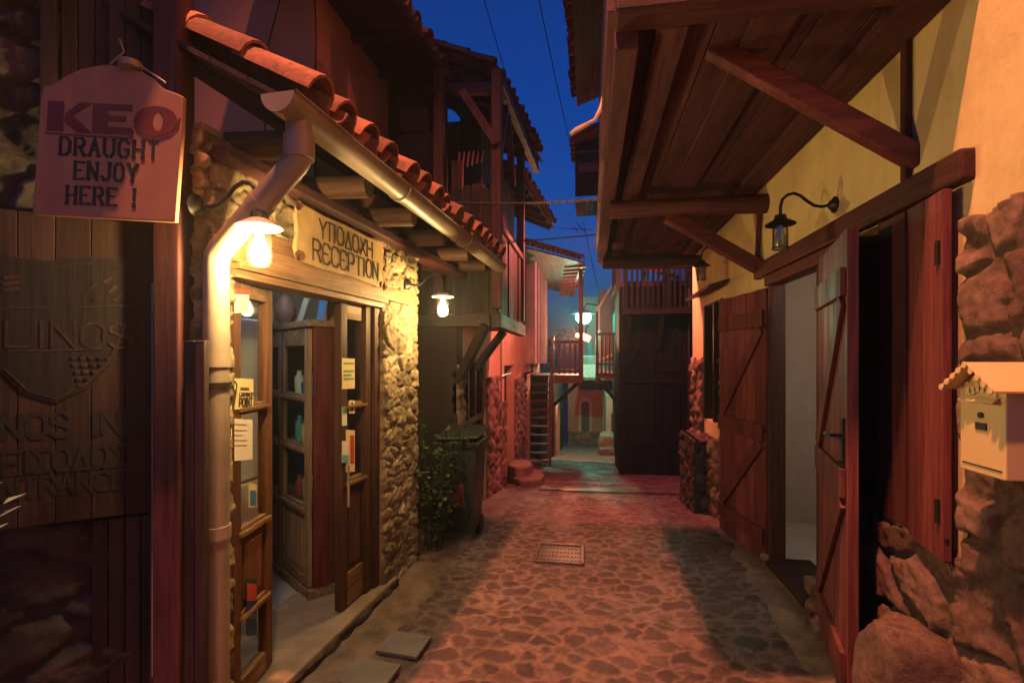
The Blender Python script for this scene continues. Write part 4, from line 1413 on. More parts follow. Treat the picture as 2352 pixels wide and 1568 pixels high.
for (x, y, z1) in ((-.22, 12.0, 3.8), (-.22, 13.3, 3.8)): mb.box((x, y, (1.28 + z1) / 2), (.09, .09, z1 - 1.28))
mb.bar((-.24, 13.3, 1.1), (-1.1, 13.3, .3), .08, .1); mb.build_each('landing_post', rz_, FH, bevel=.006)
mb = MB()
for k in range(4): mb.box((-.72 + k * .125, 12.0, 1.66), (.055, .03, .72))
for k in range(7): mb.box((-.22, 12.18 + k * .16, 1.66), (.03, .055, .72))
mb.build('baluster', rz_, FH, bevel=.004)
mb = MB(); mb.span((-.86, 11.96, 2.03), (-.17, 12.05, 2.09)); mb.span((-.26, 12.051, 2.03), (-.18, 13.3, 2.09)); mb.span((-.84, 11.97, 1.36), (-.18, 12.03, 1.41)); mb.build_each('handrail', rx_, FH, bevel=.005)
mb = MB()
for k in range(5):
    y0 = 10.35 + k * .62
    mb.box((-1.20, y0, 2.6), (.05, .36, 2.1), Matrix.Rotation(R(38), 3, 'Z'))
mb.build_each('shutter', M_plain('pale_green_paint', (.72, .78, .72), .5, 0, .2, 5, .1), FH, bevel=.01)
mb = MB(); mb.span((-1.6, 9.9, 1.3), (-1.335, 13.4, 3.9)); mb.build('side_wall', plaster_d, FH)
# wide eave turning across the bend
E0, E1 = V((-1.42, 9.95, 3.92)), V((-.12, 12.55, 4.02))
B0, B1 = V((-1.42, 16.2, 3.95)), V((-.62, 18.2, 3.95))
al = (E1 - E0).normalized()
bk = V((-al.y, al.x, 0))
mb = MB()
for k in range(12):
    a, b = k / 12, (k + .985) / 12
    mb.prism([E0.lerp(E1, a), E0.lerp(E1, b), B0.lerp(B1, b), B0.lerp(B1, a)], (0, 0, .03))
mb.build('eave_boards', dy_, FH)
mb = MB()
tile_field(mb, E0 + V((0, 0, .07)), al, V((0, 1, .22)), 14, .205, 5, .35, .085, 31)
mb.build('tile_roof', tile_m, FH, True)
mb = MB()
for k in range(11):
    q = E1.lerp(B1, (k + .3) / 11)
    mb.bar(q + V((.05, 0, -.03)), q + V((-.5, 0, -.04)), .07, .06)
mb.bar(E0 + V((-.03, 0, .0)), E0 + V((-.03, .05, -1.9)), .12, .12)
mb.bar(E1 + V((-.08, .05, -.035)), B1 + V((-.08, 0, -.035)), .07, .05)
mb.build_each('eave_bracket', rx_, FH)

# =================================================================== END OF THE ALLEY
PG = thing('passage_house', 'dark shaded house with a pale arched doorway, left at the alley end', 'house', (-1.6, 16, -1.6))
mb = MB()
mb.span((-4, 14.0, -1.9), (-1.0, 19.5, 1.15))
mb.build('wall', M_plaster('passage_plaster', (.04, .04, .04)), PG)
mb = MB()
for k in range(10):
    a, b = math.pi * k / 10, math.pi * (k + 1) / 10
    P_ = lambda a_, r_: V((-1.0, 15.3 + r_ * math.cos(a_), -.15 + r_ * math.sin(a_)))
    mb.prism([P_(a, .45), P_(b, .45), P_(b, .6), P_(a, .6)], (.06, 0, 0))
mb.span((-1.0, 14.7, -1.5), (-.94, 14.85, -.16)); mb.span((-1.0, 15.75, -1.5), (-.94, 15.9, -.16))
mb.build('arch', M_plain('arch_stone', (.3, .3, .27), .8), PG)
AH = thing('arched_house', 'small red lit house with narrow arched window closing the alley', 'house', (.3, 22.5, -2))
mb = MB()
mb.span((-.95, 21.9, -2.3), (1.6, 24.5, .92))
mb.build('wall', M_plaster('red_plaster', (.38, .15, .11)), AH)
stone_sheet('rubble_base', (-.95, 21.895, -2.2), (1, 0, 0), (0, 0, 1), 2.5, .75, .05, .3, .2, .06, stone_r, AH, 71)
def arch_poly(x, y, z0, w_, h_, ext):
    pts = [V((x - w_ / 2, y, z0)), V((x + w_ / 2, y, z0))] + [V((x + w_ / 2 * math.cos(a), y, z0 + h_ - w_ / 2 + w_ / 2 * math.sin(a))) for a in [math.pi * k / 8 for k in range(9)]]
    return pts, ext
mb = MB(); mb.prism(*arch_poly(-.20, 21.87, -1.5, .34, 1.35, (0, .02, 0))); mb.build('arched_window', plaster_d, AH)
mb = MB(); mb.prism(*arch_poly(-.20, 21.90, -1.55, .6, 1.55, (0, -.02, 0))); mb.build('arch_surround', M_plaster('arch_plaster', (.5, .3, .2)), AH)
mb = MB(); mb.span((.55, 21.4, -1.55), (1.3, 21.85, .1)); mb.build('lit_niche', M_plaster('orange_plaster', (.66, .42, .2)), AH)
# house with the white balcony
BH = thing('balcony_house', 'pale turquoise lit balcony house above the red house at the end of the alley', 'house', (.4, 21, 1))
mb = MB(); mb.span((-.45, 22.2, .95), (1.6, 24.5, 4.4)); mb.build('wall', M_plaster('pale_plaster', (.35, .36, .33)), BH)
mb = MB(); mb.span((-.45, 19.6, .84), (1.5, 22.2, .95)); mb.build('balcony_slab', concrete, BH, bevel=.01)
mb = MB(); mb.span((-.36, 19.65, .952), (.22, 19.72, 1.45)); mb.prism([(.221, 19.66, .952), (.65, 19.66, .952), (.221, 19.66, 1.25)], (0, .05, 0)); mb.build('parapet', M_plain('parapet_white', (.75, .78, .75), .6), BH, bevel=.006)
mb = MB()
for k in range(9): mb.box((-.33 + k * .068, 19.685, 1.6), (.022, .022, .3))
mb.span((-.36, 19.66, 1.752), (.24, 19.71, 1.79)); mb.build('railing', M_plain('rail_white', (.75, .78, .75), .5), BH)
mb = MB(); mb.span((-.38, 19.66, .952), (-.33, 19.71, 2.45)); mb.build('balcony_post', M_plain('post_white', (.75, .78, .75), .5), BH)
mb = MB()
for k in range(3): mb.span((-.1 + k * .3, 22.17, 1.2), (.08 + k * .3, 22.199, 2.4))
mb.build_each('shutter', teal_m, BH)
# pillar house on the right at the end
CH = thing('corner_house', 'pale green lit house corner with a rough stone edge ending the alley', 'house', (.9, 17.6, -1.5))
mb = MB(); mb.span((.55, 17.5, -1.8), (3.0, 20.5, .4)); mb.build('wall', M_plaster('green_grey_plaster', (.4, .42, .34)), CH)
mb = MB(); mb.span((.72, 17.47, -1.5), (1.0, 17.499, -.2)); mb.build('door', dz_, CH)
stone_sheet('rubble_corner', (.72, 16.4, -1.6), (1, 0, 0), (0, 0, 1), .22, 2.7, .03, .16, .14, .08, stone_f, CH, 81)
mb = MB(); mb.span((.3, 16.6, 1.6), (1.0, 19.0, 3.9)); mb.build('upper_wall', plaster_d, CH)
mb = MB()
for (x, y, z0, z1) in ((.29, 16.58, 2.6, 3.4), (.35, 16.55, 1.7, 2.6), (.27, 17.3, 1.9, 3.3), (.27, 18.0, 1.9, 3.3)): mb.box((x, y, (z0 + z1) / 2), (.07, .05, z1 - z0))
mb.bar((.2, 16.6, 3.2), (.75, 16.5, 4.1), .06, .06); mb.bar((.28, 16.56, 1.62), (.85, 16.5, 1.85), .05, .08); mb.bar((.28, 16.56, 1.3), (.85, 16.5, 1.25), .05, .06)
mb.build_each('timber_frame', M_wood('pale_wood', (.4, .38, .33), 'z'), CH)
# boulders at the end
def boulder(label, c, rad, seed, mat, sq=(1, 1, 1), group=None, sub=4, rough=.18):
    import bmesh
    bm = bmesh.new()
    bmesh.ops.create_icosphere(bm, subdivisions=sub, radius=1)
    from mathutils import noise as mn
    for v_ in bm.verts:
        p = v_.co.copy()
        k = 1 + rough * mn.noise(p * 1.1 + V((seed, seed * 2, 0))) + rough * .45 * mn.noise(p * 3 + V((seed, 0, 0))) + rough * .12 * mn.noise(p * 11)
        for ax_ in range(3):
            if abs(p[ax_]) > .62: p[ax_] = math.copysign(.62 + (abs(p[ax_]) - .62) * .5, p[ax_])
        v_.co = V((p.x * sq[0], p.y * sq[1], p.z * sq[2])) * k * rad * 1.2
    zmin = min(v_.co.z for v_ in bm.verts)
    for v_ in bm.verts: v_.co.z -= zmin
    me = bpy.data.meshes.new('boulder')
    bm.to_mesh(me)
    bm.free()
    for p in me.polygons: p.use_smooth = True
    me.materials.append(mat)
    o = bpy.data.objects.new('boulder', me)
    col.objects.link(o)
    o.location = c
    return tag(o, label, 'boulder', group)
boul = M_stone('boulder_stone', (.2, .12, .095), (.2, .12, .095), (.2, .12, .095), (.2, .12, .095), .8, .9, .6)
grst = M_plain('green_grey_stone', (.14, .17, .14), .8, 0, .4, 5, .5)
boulder('grey green boulder at the right end of the alley beside the corner house', (.60, 16.0, gz(16.0) - .1), .36, 3, grst, (1, .8, 1.1), 'boulders at the end of the alley')
boulder('low dark boulder lying in front of the grey green boulder at the alley end', (.52, 15.3, gz(15.3) - .1), .22, 8, M_plain('dark_stone', (.1, .1, .09), .8, 0, .4, 5, .5), (1.2, .8, .8), 'boulders at the end of the alley')
# street lamps at the end
lp = W(1340, 725, 16.5)
t = thing('street_lamp', 'bright blue-green street lamp glaring at the end of the alley', 'street lamp', tuple(lp))
mb = MB(); mb.lathe(lp + V((0, 0, -.02)), [(.0, -.25), (.15, -.22), (.24, -.11), (.26, .0), (.2, .1), (.08, .15)], 24)
mb.build('globe', M_glow('cyan_glow', (.36, 1.0, .88), 5), t, True)
light('cyan_lamp_light', 'POINT', lp + V((0, 0, -.08)), (.13, 1.0, .56), 210, .12)
mb = MB(); mb.lathe(lp + V((0, 0, .11)), [(.42, -.06), (.2, .05), (.04, .1)], 20); mb.build('hood', iron, t, True)
mb = MB(); mb.tube([lp + V((0, 0, .2)), lp + V((.1, .05, .4)), lp + V((.5, .15, .35))], .025, 8); mb.build('arm', iron, t, True)
fp = W(1327, 772, 13.8)
t = thing('floodlight', 'small orange floodlight on a tilted grey box below the blue-green street lamp', 'floodlight', tuple(fp))
mb = MB(); mb.box(fp + V((.2, .05, -.02)), (.34, .16, .18), Matrix.Rotation(R(25), 3, 'Y')); mb.build('housing', M_plain('flood_grey', (.35, .36, .33), .5), t, bevel=.015)
mb = MB(); mb.lathe(fp + V((0, -.05, .02)), [(.0, -.05), (.045, -.03), (.055, .01), (.03, .05)], 14); mb.build('lens', M_emit('orange_glow', (1.0, .5, .12), 60), t, True)
mb = MB(); mb.tube([fp + V((.2, .1, .06)), fp + V((.25, .3, .3)), fp + V((.3, .6, .3))], .02, 8); mb.build('arm', iron, t, True)

light('flood_lamp_light', 'POINT', fp + V((-.12, -.2, -.12)), (1.0, .27, .12), 230, .05)

# =================================================================== RIGHT DARK GALLERY HOUSE
DG = thing('dark_gallery_house', 'tall dark timber house on the right with an open upper gallery against the sky', 'house', (1.5, 11, -.8))
mb = MB()
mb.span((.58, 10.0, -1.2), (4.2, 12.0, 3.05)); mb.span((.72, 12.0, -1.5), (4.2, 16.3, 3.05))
mb.build('wall', M_plaster('shade_black_plaster', (.008, .011, .02)), DG)  # shade on this house put into its near-black wall and timber colours
mb = MB()
for k in range(9):
    x0 = .6 + k * .16
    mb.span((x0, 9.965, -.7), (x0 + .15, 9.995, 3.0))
mb.build('boarding', M_wood('shade_black_wood', (.004, .007, .015), 'z', .9, .2), DG, bevel=.004)
BW = M_wood('balcony_shade_wood', (.012, .009, .010), 'x', .85)  # balcony wood darkened to carry the same painted shade
mb = MB()
mb.span((.62, 9.35, 2.5), (2.0, 9.92, 2.56)); mb.span((.6, 9.3, 2.47), (2.02, 9.349, 2.58))
mb.build('balcony_floor', BW, DG)
mb = MB()
for k in range(15): mb.box((.66 + k * .094, 9.33, 2.93), (.045, .025, .69))
mb.span((.6, 9.3, 3.281), (2.02, 9.37, 3.34))
mb.build('balcony_rail', BW, DG, bevel=.004)
mb = MB()
mb.bar((.72, 9.4, 2.47), (.72, 9.9, 1.85), .07, .08); mb.bar((1.3, 9.4, 2.47), (1.3, 9.9, 1.85), .07, .08); mb.box((.64, 9.34, 3.3), (.08, .08, 1.45)); mb.box((1.4, 9.34, 3.3), (.08, .08, 1.45))
mb.build_each('balcony_post', BW, DG, bevel=.005)
DW = M_wood('shade_dark_wood', (.009, .008, .012), 'x', .9)  # frame timber darkened likewise, shade held in the colour
mb = MB()
mb.span((.56, 9.93, 2.42), (2.2, 9.964, 2.54)); mb.span((.56, 9.93, 1.18), (2.2, 9.964, 1.29)); mb.bar((.62, 9.945, 1.3), (1.15, 9.945, 2.42), .05, .09); mb.span((.56, 9.92, -.66), (.66, 9.963, 3.04))
mb.build_each('timber', DW, DG, bevel=.005)
for (x0, x1, z0, z1) in ((1.3, 1.72, 1.42, 2.3), (.78, 1.2, .0, .95)):
    mb = MB()
    for (a, b, c, d) in ((x0, x0 + .05, z0, z1), (x1 - .05, x1, z0, z1), (x0 + .051, x1 - .051, z0, z0 + .05), (x0 + .051, x1 - .051, z1 - .05, z1), ((x0 + x1) / 2 - .02, (x0 + x1) / 2 + .02, z0 + .051, z1 - .051)): mb.span((a, 9.93, c), (b, 9.962, d))
    wf = mb.build('window', DW, DG, bevel=.004)
    mb = MB(); mb.span((x0 + .05, 9.95, z0 + .05), (x1 - .05, 9.956, z1 - .05)); mb.build('pane', M_plain('dark_pane', (.01, .012, .018), .15, 0, 0, 4, 0), wf)
mb = MB(); mb.tube([(1.86, 9.92, 3.0), (1.86, 9.92, -.6)], .035, 10); mb.build('drainpipe', iron, DG, True)
mb = MB(); mb.tube([(.6, 9.9, 2.7), (1.0, 9.88, 2.58), (1.5, 9.88, 2.6), (1.9, 9.9, 2.75)], .012, 6); mb.build('wire', cable_m, DG, True)
mb = MB(); mb.span((.5, 9.9, 3.051), (2.6, 12.0, 3.15)); mb.build('gallery_floor', dx_, DG)
mb = MB()
for x in (.55, 1.02, 1.45, 1.85): mb.box((x, 9.96, 3.6), (.09 if x != 1.85 else .12, .09, .9))
mb.box((.55, 11.9, 3.6), (.09, .09, .9)); mb.build_each('gallery_post', dz_, DG, bevel=.005)
mb = MB(); mb.span((.5, 9.94, 3.74), (2.0, 9.985, 3.84)); mb.bar((.6, 9.99, 3.6), (1.7, 9.99, 3.2), .03, .08); mb.build_each('gallery_rail', rx_, DG)
mb = MB()
for k in range(14): mb.box((.62 + k * .095, 9.965, 3.45), (.02, .02, .58))
mb.build('baluster', dz_, DG)
mb = MB(); mb.span((.4, 9.8, 4.06), (2.6, 12.1, 4.2)); mb.build('gallery_ceiling', dx_, DG)
mb = MB()
for k in range(5): mb.span((-.26 + k * .1, 9.0, 4.45), (-.26 + k * .1 + .096, 9.9, 4.5))
mb.span((-.26, 8.95, 4.55), (.2, 9.0, 5.3)); mb.span((-.27, 9.0, 5.35), (.3, 9.9, 5.45)); mb.build('upper_bay', M_wood('bay_wood', (.014, .011, .012), 'y', .95), DG)
mb = MB(); mb.span((-.2, 8.92, 4.95), (.15, 8.948, 5.12)); mb.build('bay_board', rx_, DG)
mb = MB()
tile_field(mb, (-.32, 8.9, 5.5), (0, 1, 0), (.93, 0, .36), 6, .2, 2, .3, .085, 12)
mb.build('bay_tiles', tile_d, DG, True)
# far balcony of the same house
mb = MB(); mb.span((.16, 13.2, 1.2), (.72, 15.0, 1.28)); mb.span((.14, 13.16, 1.16), (.72, 13.2, 1.3)); mb.build('balcony_floor', rx_, DG)
mb = MB()
for k in range(6): mb.box((.2 + k * .1, 13.22, 1.78), (.05, .03, .96))
for k in range(10): mb.box((.19, 13.4 + k * .17, 1.78), (.03, .05, .96))
mb.span((.14, 13.18, 2.27), (.72, 13.26, 2.34)); mb.span((.14, 13.19, 1.5), (.72, 13.25, 1.55)); mb.box((.18, 13.22, 1.95), (.07, .07, 1.9)); mb.build('balcony_rail', rz_, DG, bevel=.004)
mb = MB(); mb.bar((.2, 13.3, 1.15), (.72, 13.3, .5), .07, .09); mb.build_each('balcony_strut', dz_, DG)
# =================================================================== RIGHT HOUSE
XR = 1.36
HR = thing('jettied_house', 'cream plastered house on the right with timber upper floor jutting over the alley', 'house', (1.6, 3.5, 0))
mb = MB()
def wbox(y0, y1, z0, z1): mb.span((XR, y0, z0), (XR + .1, y1, z1))
wbox(-2.0, 2.5, -.1, 6.0)
wbox(2.5, 2.9, -.1, .92)
wbox(2.9, 3.20, -.1, 2.29)
wbox(4.07, 5.45, -.1, 2.29)
wbox(5.45, 6.3, -.2, .95)
wbox(6.3, 7.0, -.4, 2.29)
wbox(2.5, 7.0, 2.29, 6.0)
wbox(3.20, 4.07, -.1, .09)
mb.build('plaster_wall', plaster_y, HR)
def near_mask(u, v):
    y = 2.92 - u
    edge = 2.12 + .18 * fbm(u * 3 + 5, v * 0 + 2.0) + np.where(y > 2.26, -9, 0) * 0
    low = .88 + .12 * fbm(u * 6, v * 0 + 8.0)
    lim = np.where(y > 2.05, low, edge)
    return v < lim
stone_sheet('rubble_wall', (XR - .004, 2.92, -.02), (0, -1, 0), (0, 0, 1), 2.5, 2.5, .0105, .28, .2, .038, stone_r, HR, 95, near_mask, (.12, .25), .3, None, .08, 0, .16)
def far_mask(u, v):
    y = 6.98 - u
    lim = np.where(y > 5.0, 1.62 + .25 * fbm(u * 5, v * 0 + 3), .3)
    return (v < lim) & ~((y > 5.43) & (y < 6.32) & (v > .93))
stone_sheet('rubble_wall', (XR - .004, 6.98, -.15), (0, -1, 0), (0, 0, 1), 2.92, 1.95, .018, .2, .15, .06, stone_r, HR, 92, far_mask, (.05, .2), .55, None, .06)
stone_sheet('rubble_wall', (XR - .02, 3.3 + .0, -.02), (0, -1, 0), (0, 0, 1), .38, .35, .012, .16, .13, .05, stone_r, HR, 93)
mb = MB()
mb.span((XR - .05, 2.02, 2.292), (XR + .09, 4.32, 2.41))
mb.span((XR - .035, 3.05, 2.21), (XR + .09, 4.12, 2.29))
mb.build_each('lintel', M_wood('lintel_wood', (.12, .042, .036), 'y'), HR, bevel=.012)
mb = MB()
mb.span((XR - .02, 4.02, .1), (XR + .09, 4.068, 2.209)); mb.span((XR - .02, 3.202, .1), (XR + .09, 3.25, 2.209))
mb.build_each('door_frame', M_wood('frame_wood', (.1, .04, .03), 'z'), HR, bevel=.005)
mb = MB(); mb.span((XR - .04, 3.2, .088), (XR + .3, 4.12, .125)); mb.build('threshold', dy_, HR, bevel=.008)
# room behind the door
mb = MB()
mb.span((2.9, 3.0, .05), (3.0, 5.3, 2.6)); mb.span((1.47, 5.1, .05), (2.9, 5.2, 2.6)); mb.span((1.47, 3.06, .05), (2.9, 3.12, 2.6))
mb.build('room_wall', M_plaster('grey_plaster', (.5, .42, .35)), HR)
mb = MB(); mb.span((1.462, 3.0, -.1), (3.0, 5.2, .1)); mb.build('room_floor', M_plain('pale_tile', (.5, .46, .42), .4, 0, .15, 5, 0), HR)
mb = MB(); mb.span((1.462, 3.0, 2.55), (3.0, 5.2, 2.6)); mb.build('room_ceiling', plaster_w, HR)
light('room_bulb_light', 'POINT', (2.2, 3.3, 2.3), (1.0, .85, .75), 6, .06)
# plank door leaves
def plank_leaf(P0, P1, z0, z1, n_pl, braces, mat, th=.03, face=1):
    d = (P1 - P0)
    L_ = d.length
    d.normalize()
    nn = d.cross(V((0, 0, 1))) * face
    mb = MB()
    def bx(m, a, b, za, zb_, o0, o1):
        p, q = P0 + d * a, P0 + d * b
        m.prism([V((p.x, p.y, za)) + nn * o0, V((q.x, q.y, za)) + nn * o0, V((q.x, q.y, za)) + nn * o1, V((p.x, p.y, za)) + nn * o1], (0, 0, zb_ - za))
    for k in range(n_pl): bx(mb, L_ * k / n_pl, L_ * (k + .97) / n_pl, z0, z1 - .004 * (k % 2), -th, 0)
    lf = mb.build('plank_door', mat, HR, bevel=.003)
    if braces:
        mb = MB()
        ht = z1 - z0
        zs = [z0 + ht * .06, z0 + ht * .44, z0 + ht * .86]
        for z in zs: bx(mb, .02, L_ - .02, z, z + .13, .001, .024)
        for z in zs[:2]:
            p = P0 + d * .06
            q = P0 + d * (L_ - .06)
            zt2 = zs[1] if z == zs[0] else zs[2]
            a_, b_ = V((p.x, p.y, z + .14)), V((q.x, q.y, zt2 - .01))
            if braces < 0: a_, b_ = V((q.x, q.y, z + .14)), V((p.x, p.y, zt2 - .01))
            mb.bar(a_ + nn * .011, b_ + nn * .011, .1, .02, nn)
        mb.build_each('brace', mat, lf, bevel=.003)
    return lf, d, nn, L_
D0 = V((1.33, 3.19, 0))
fp_ = None
dirx = V((-.30, -.70, 0)).normalized()
rr = _r(1946)
a1, a2 = cs * rr - sn, sn * rr + cs
best = None
for k in range(4000):
    an = R(90 + k * .03)
    q = D0 + V((-math.sin(an), math.cos(an), 0)) * .78
    e = abs(q.x / q.y - a1 / a2)
    if q.y < D0.y - .45 and (best is None or e < best[0]): best = (e, q)
leaf_m2 = M_wood('door_leaf_wood', (.19, .057, .054), 'z', .5, .25)
lf, d_, n_, L_ = plank_leaf(D0, best[1], .07, 2.24, 5, 1, leaf_m2, .045, 1)
if n_.x > 0: pass
mb = MB()
hpnt = D0 + d_ * (L_ - .07) + n_ * .002
def fixr(P, z): return V((P.x, P.y, z))
mb.prism([fixr(hpnt - d_ * .022, 1.14), fixr(hpnt + d_ * .022, 1.14), fixr(hpnt + d_ * .022, 1.38), fixr(hpnt - d_ * .022, 1.38)], n_ * .006)
mb.tube([fixr(hpnt, 1.30), fixr(hpnt + n_ * .05, 1.30), fixr(hpnt + n_ * .055 - d_ * .03, 1.30), fixr(hpnt + n_ * .055 - d_ * .12, 1.29)], .009, 8)
mb.lathe(fixr(hpnt + n_ * .012, 1.18), [(.018, -.004), (.018, .004)], 12)
mb.build('handle', iron, lf, bevel=.001)
P1_ = W(1652, 825, 4.66)
P1_.z = 0
lf2, d2, n2, L2 = plank_leaf(V((1.335, 4.10, 0)), P1_, .085, 2.20, 5, -1, rz_, .035, -1)
mb = MB()
for z in (.3, 1.1, 1.9):
    q = V((1.335, 4.10, z)) + n2 * .006
    mb.bar(q, q + d2 * .22, .035, .006, n2)
mb.build_each('hinge', iron, lf2)
# near window with shutters
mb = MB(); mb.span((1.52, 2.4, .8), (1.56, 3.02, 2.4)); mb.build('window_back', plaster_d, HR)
mb = MB(); mb.span((XR - .02, 2.86, .92), (XR + .13, 2.9, 2.29)); mb.span((XR - .02, 2.55, .92), (XR + .13, 2.6, 2.29)); mb.span((XR - .03, 2.601, .9), (XR + .13, 2.859, .95)); mb.build_each('window_frame', dz_, HR, bevel=.004)
s0, s1 = V((1.34, 2.60, 0)), V((1.325, 2.07, 0))
plank_leaf(s0, s0.lerp(s1, .42), .93, 2.285, 1, 0, wz, .03, 1)
s2 = V((1.29, 2.075, 0))
lfs, ds, ns, Ls = plank_leaf(s0.lerp(s1, .45), s2, .90, 2.285, 2, 0, rz_, .03, 1)
mb = MB()
for z in (1.08, 2.05):
    q = fixr(s2 - ds * .03, z) + ns * .003
    mb.box(q, (.012, .02, .09))
mb.build_each('hinge', iron, lfs)
mb = MB(); q = W(2172, 1240, 1.86); mb.tube([q, q + V((0, 0, -.08)), q + V((.0, -.03, -.12))], .004, 6); mb.lathe(q, [(.012, -.008), (.012, .008)], 10); mb.build('shutter_catch', iron, HR)
# far window
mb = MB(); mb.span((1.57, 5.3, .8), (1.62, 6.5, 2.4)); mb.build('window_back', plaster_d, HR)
mb = MB(); mb.span((XR - .02, 5.45, .95), (XR + .2, 5.53, 2.28)); mb.span((XR - .02, 6.22, .95), (XR + .2, 6.3, 2.28)); mb.span((XR + .0, 5.84, .95), (XR + .1, 5.9, 2.28)); mb.build_each('window_frame', dz_, HR, bevel=.004)
mb = MB(); mb.prism([(XR - .2, 5.2, 2.36), (XR + .0, 5.2, 2.42), (XR + .0, 6.4, 2.42), (XR - .2, 6.4, 2.36)], (0, 0, .03)); mb.build('window_hood', dy_, HR)
mb = MB(); mb.span((XR - .035, 6.75, 1.4), (XR - .001, 6.95, 1.68)); mb.build('meter_box', M_plain('meter_grey', (.35, .33, .3), .5), HR, bevel=.008)
# low stone end wall beyond the house corner
o = None
EW = thing('low_wall', 'low dark rubble wall end standing at the far corner of the cream house', 'wall', (1.2, 6.2, -.1))
mb = MB(); mb.span((1.2, 5.95, -.3), (XR - .06, 6.9, .72)); mb.build('core', plaster_d, EW)
stone_sheet('rubble_face', (1.2, 5.945, -.25), (1, 0, 0), (0, 0, 1), .14, .97, .016, .16, .12, .04, stone_d, EW, 15)
stone_sheet('rubble_face', (1.195, 6.9, -.25), (0, -1, 0), (0, 0, 1), .95, .97, .02, .16, .12, .04, stone_d, EW, 16)

# jettied upper floor
JX, JY0, JY1, JZ = .10, 2.12, 6.8, 3.06
mb = MB()
for k in range(6):
    x0 = JX + .02 + k * .205
    mb.span((x0, JY0, JZ), (x0 + .2, JY1, JZ + .03))
JW = M_wood('jetty_wood', (.078, .028, .038), 'y', .7, .12)
mb.build('floor_planks', JW, HR, bevel=.004)
mb = MB()
for (x0, x1, zz) in ((JX, JX + .10, .13), (JX + .17, JX + .30, .06), (.66, .84, .025), (1.18, 1.355, .05)):
    mb.span((x0, JY0 + .001, JZ - zz), (x1, JY1, JZ - .002))
mb.build_each('joist', JW, HR, bevel=.006)
mb = MB(); mb.span((JX + .0, JY0 - .14, JZ - .06), (XR + .02, JY0 - .001, JZ + .14)); mb.span((JX, JY1, JZ - .12), (XR, JY1 + .12, JZ + .1)); JX_W = M_wood('jetty_beam_wood', (.085, .03, .038), 'x')
mb.build_each('end_beam', JX_W, HR, bevel=.01)
mb = MB(); mb.tube([(JX + .06, 4.17, JZ - .19), (.8, 4.18, JZ - .185), (XR + .02, 4.16, JZ - .20)], [.07, .066, .075], 16); mb.tube([(JX + .06, 6.5, JZ - .19), (XR + .02, 6.5, JZ - .19)], .07, 14); mb.build_each('log_beam', JX_W, HR, True)
mb = MB()
mb.bar((XR + .02, 2.36, 2.49), (.55, 2.41, JZ + .02), .075, .085)
mb.bar((XR + .02, 4.27, 2.36), (.62, 4.2, JZ - .25), .10, .10)
mb.build_each('brace', rx_, HR, bevel=.008)
mb = MB(); mb.span((XR - .03, 2.37, 2.415), (XR - .001, 2.41, 3.05)); mb.bar((XR - .02, 4.33, 2.38), (XR - .03, 4.22, 2.9), .035, .035); mb.build_each('wall_post', wz, HR, bevel=.006)
mb = MB()
mb.span((JX + .02, JY0 + .02, JZ + .032), (XR - .001, JY1, 5.3))
mb.build('upper_wall', M_plaster('orange_cream_plaster', (.55, .4, .25)), HR)
mb = MB(); mb.span((JX - .03, JY0, JZ + .033), (JX + .018, JY1, JZ + .13)); mb.build('fascia', ry_, HR, bevel=.004)
mb = MB()
for k in range(6):
    x0 = -.17 + k * .1
    mb.prism([(x0, 1.6, 5.0 + k * .036), (x0 + .097, 1.6, 5.0 + (k + 1) * .036), (x0 + .097, 6.7, 5.0 + (k + 1) * .036), (x0, 6.7, 5.0 + k * .036)], (0, 0, .03))
mb.build('eave_boards', dy_, HR)
mb = MB()
tile_field(mb, (-.2, 1.6, 5.04), (0, 1, 0), (.93, 0, .35), 25, .205, 4, .3, .085, 17)
mb.build('tile_roof', tile_d, HR, True)
mb = MB()
mb.lathe((.38, 7.2, 3.44), [(.20, .0), (.13, .07), (.04, .13), (.02, .16), (.0, .16), (.0, .14), (.035, .11), (.125, .06), (.19, .0)], 24)
mb.tube([(.38, 7.2, 3.59), (.38, 7.16, 3.7), (.38, 6.98, 3.75), (.38, 6.80, 3.75)], .015, 8)
mb.build('added_light_hood', iron, HR, True)  # unseen hood added to keep the corner lamp's light from going up

# twisted plastic hanging from the eave
mb = MB()
pts, rad = [], []
tr = [(1397, -40), (1395, 60), (1393, 130), (1391, 180), (1389, 215), (1381, 250), (1366, 276), (1345, 288), (1326, 298), (1311, 308)]
for i, (x, y) in enumerate(tr):
    pts.append(W(x, y, 3.6 - .012 * i))
    rad.append(.006 if i < 3 else .013 + .007 * ((i * 7) % 3) / 2)
mb.tube(pts, rad, 8)
o = mb.build('plastic_wrap', M_plain('cloudy_plastic', (.55, .45, .3), .3, 0, .35, 30, .8), None, True)
tag(o, 'twisted strip of cloudy plastic hanging from the right eave against the sky', 'plastic strip')

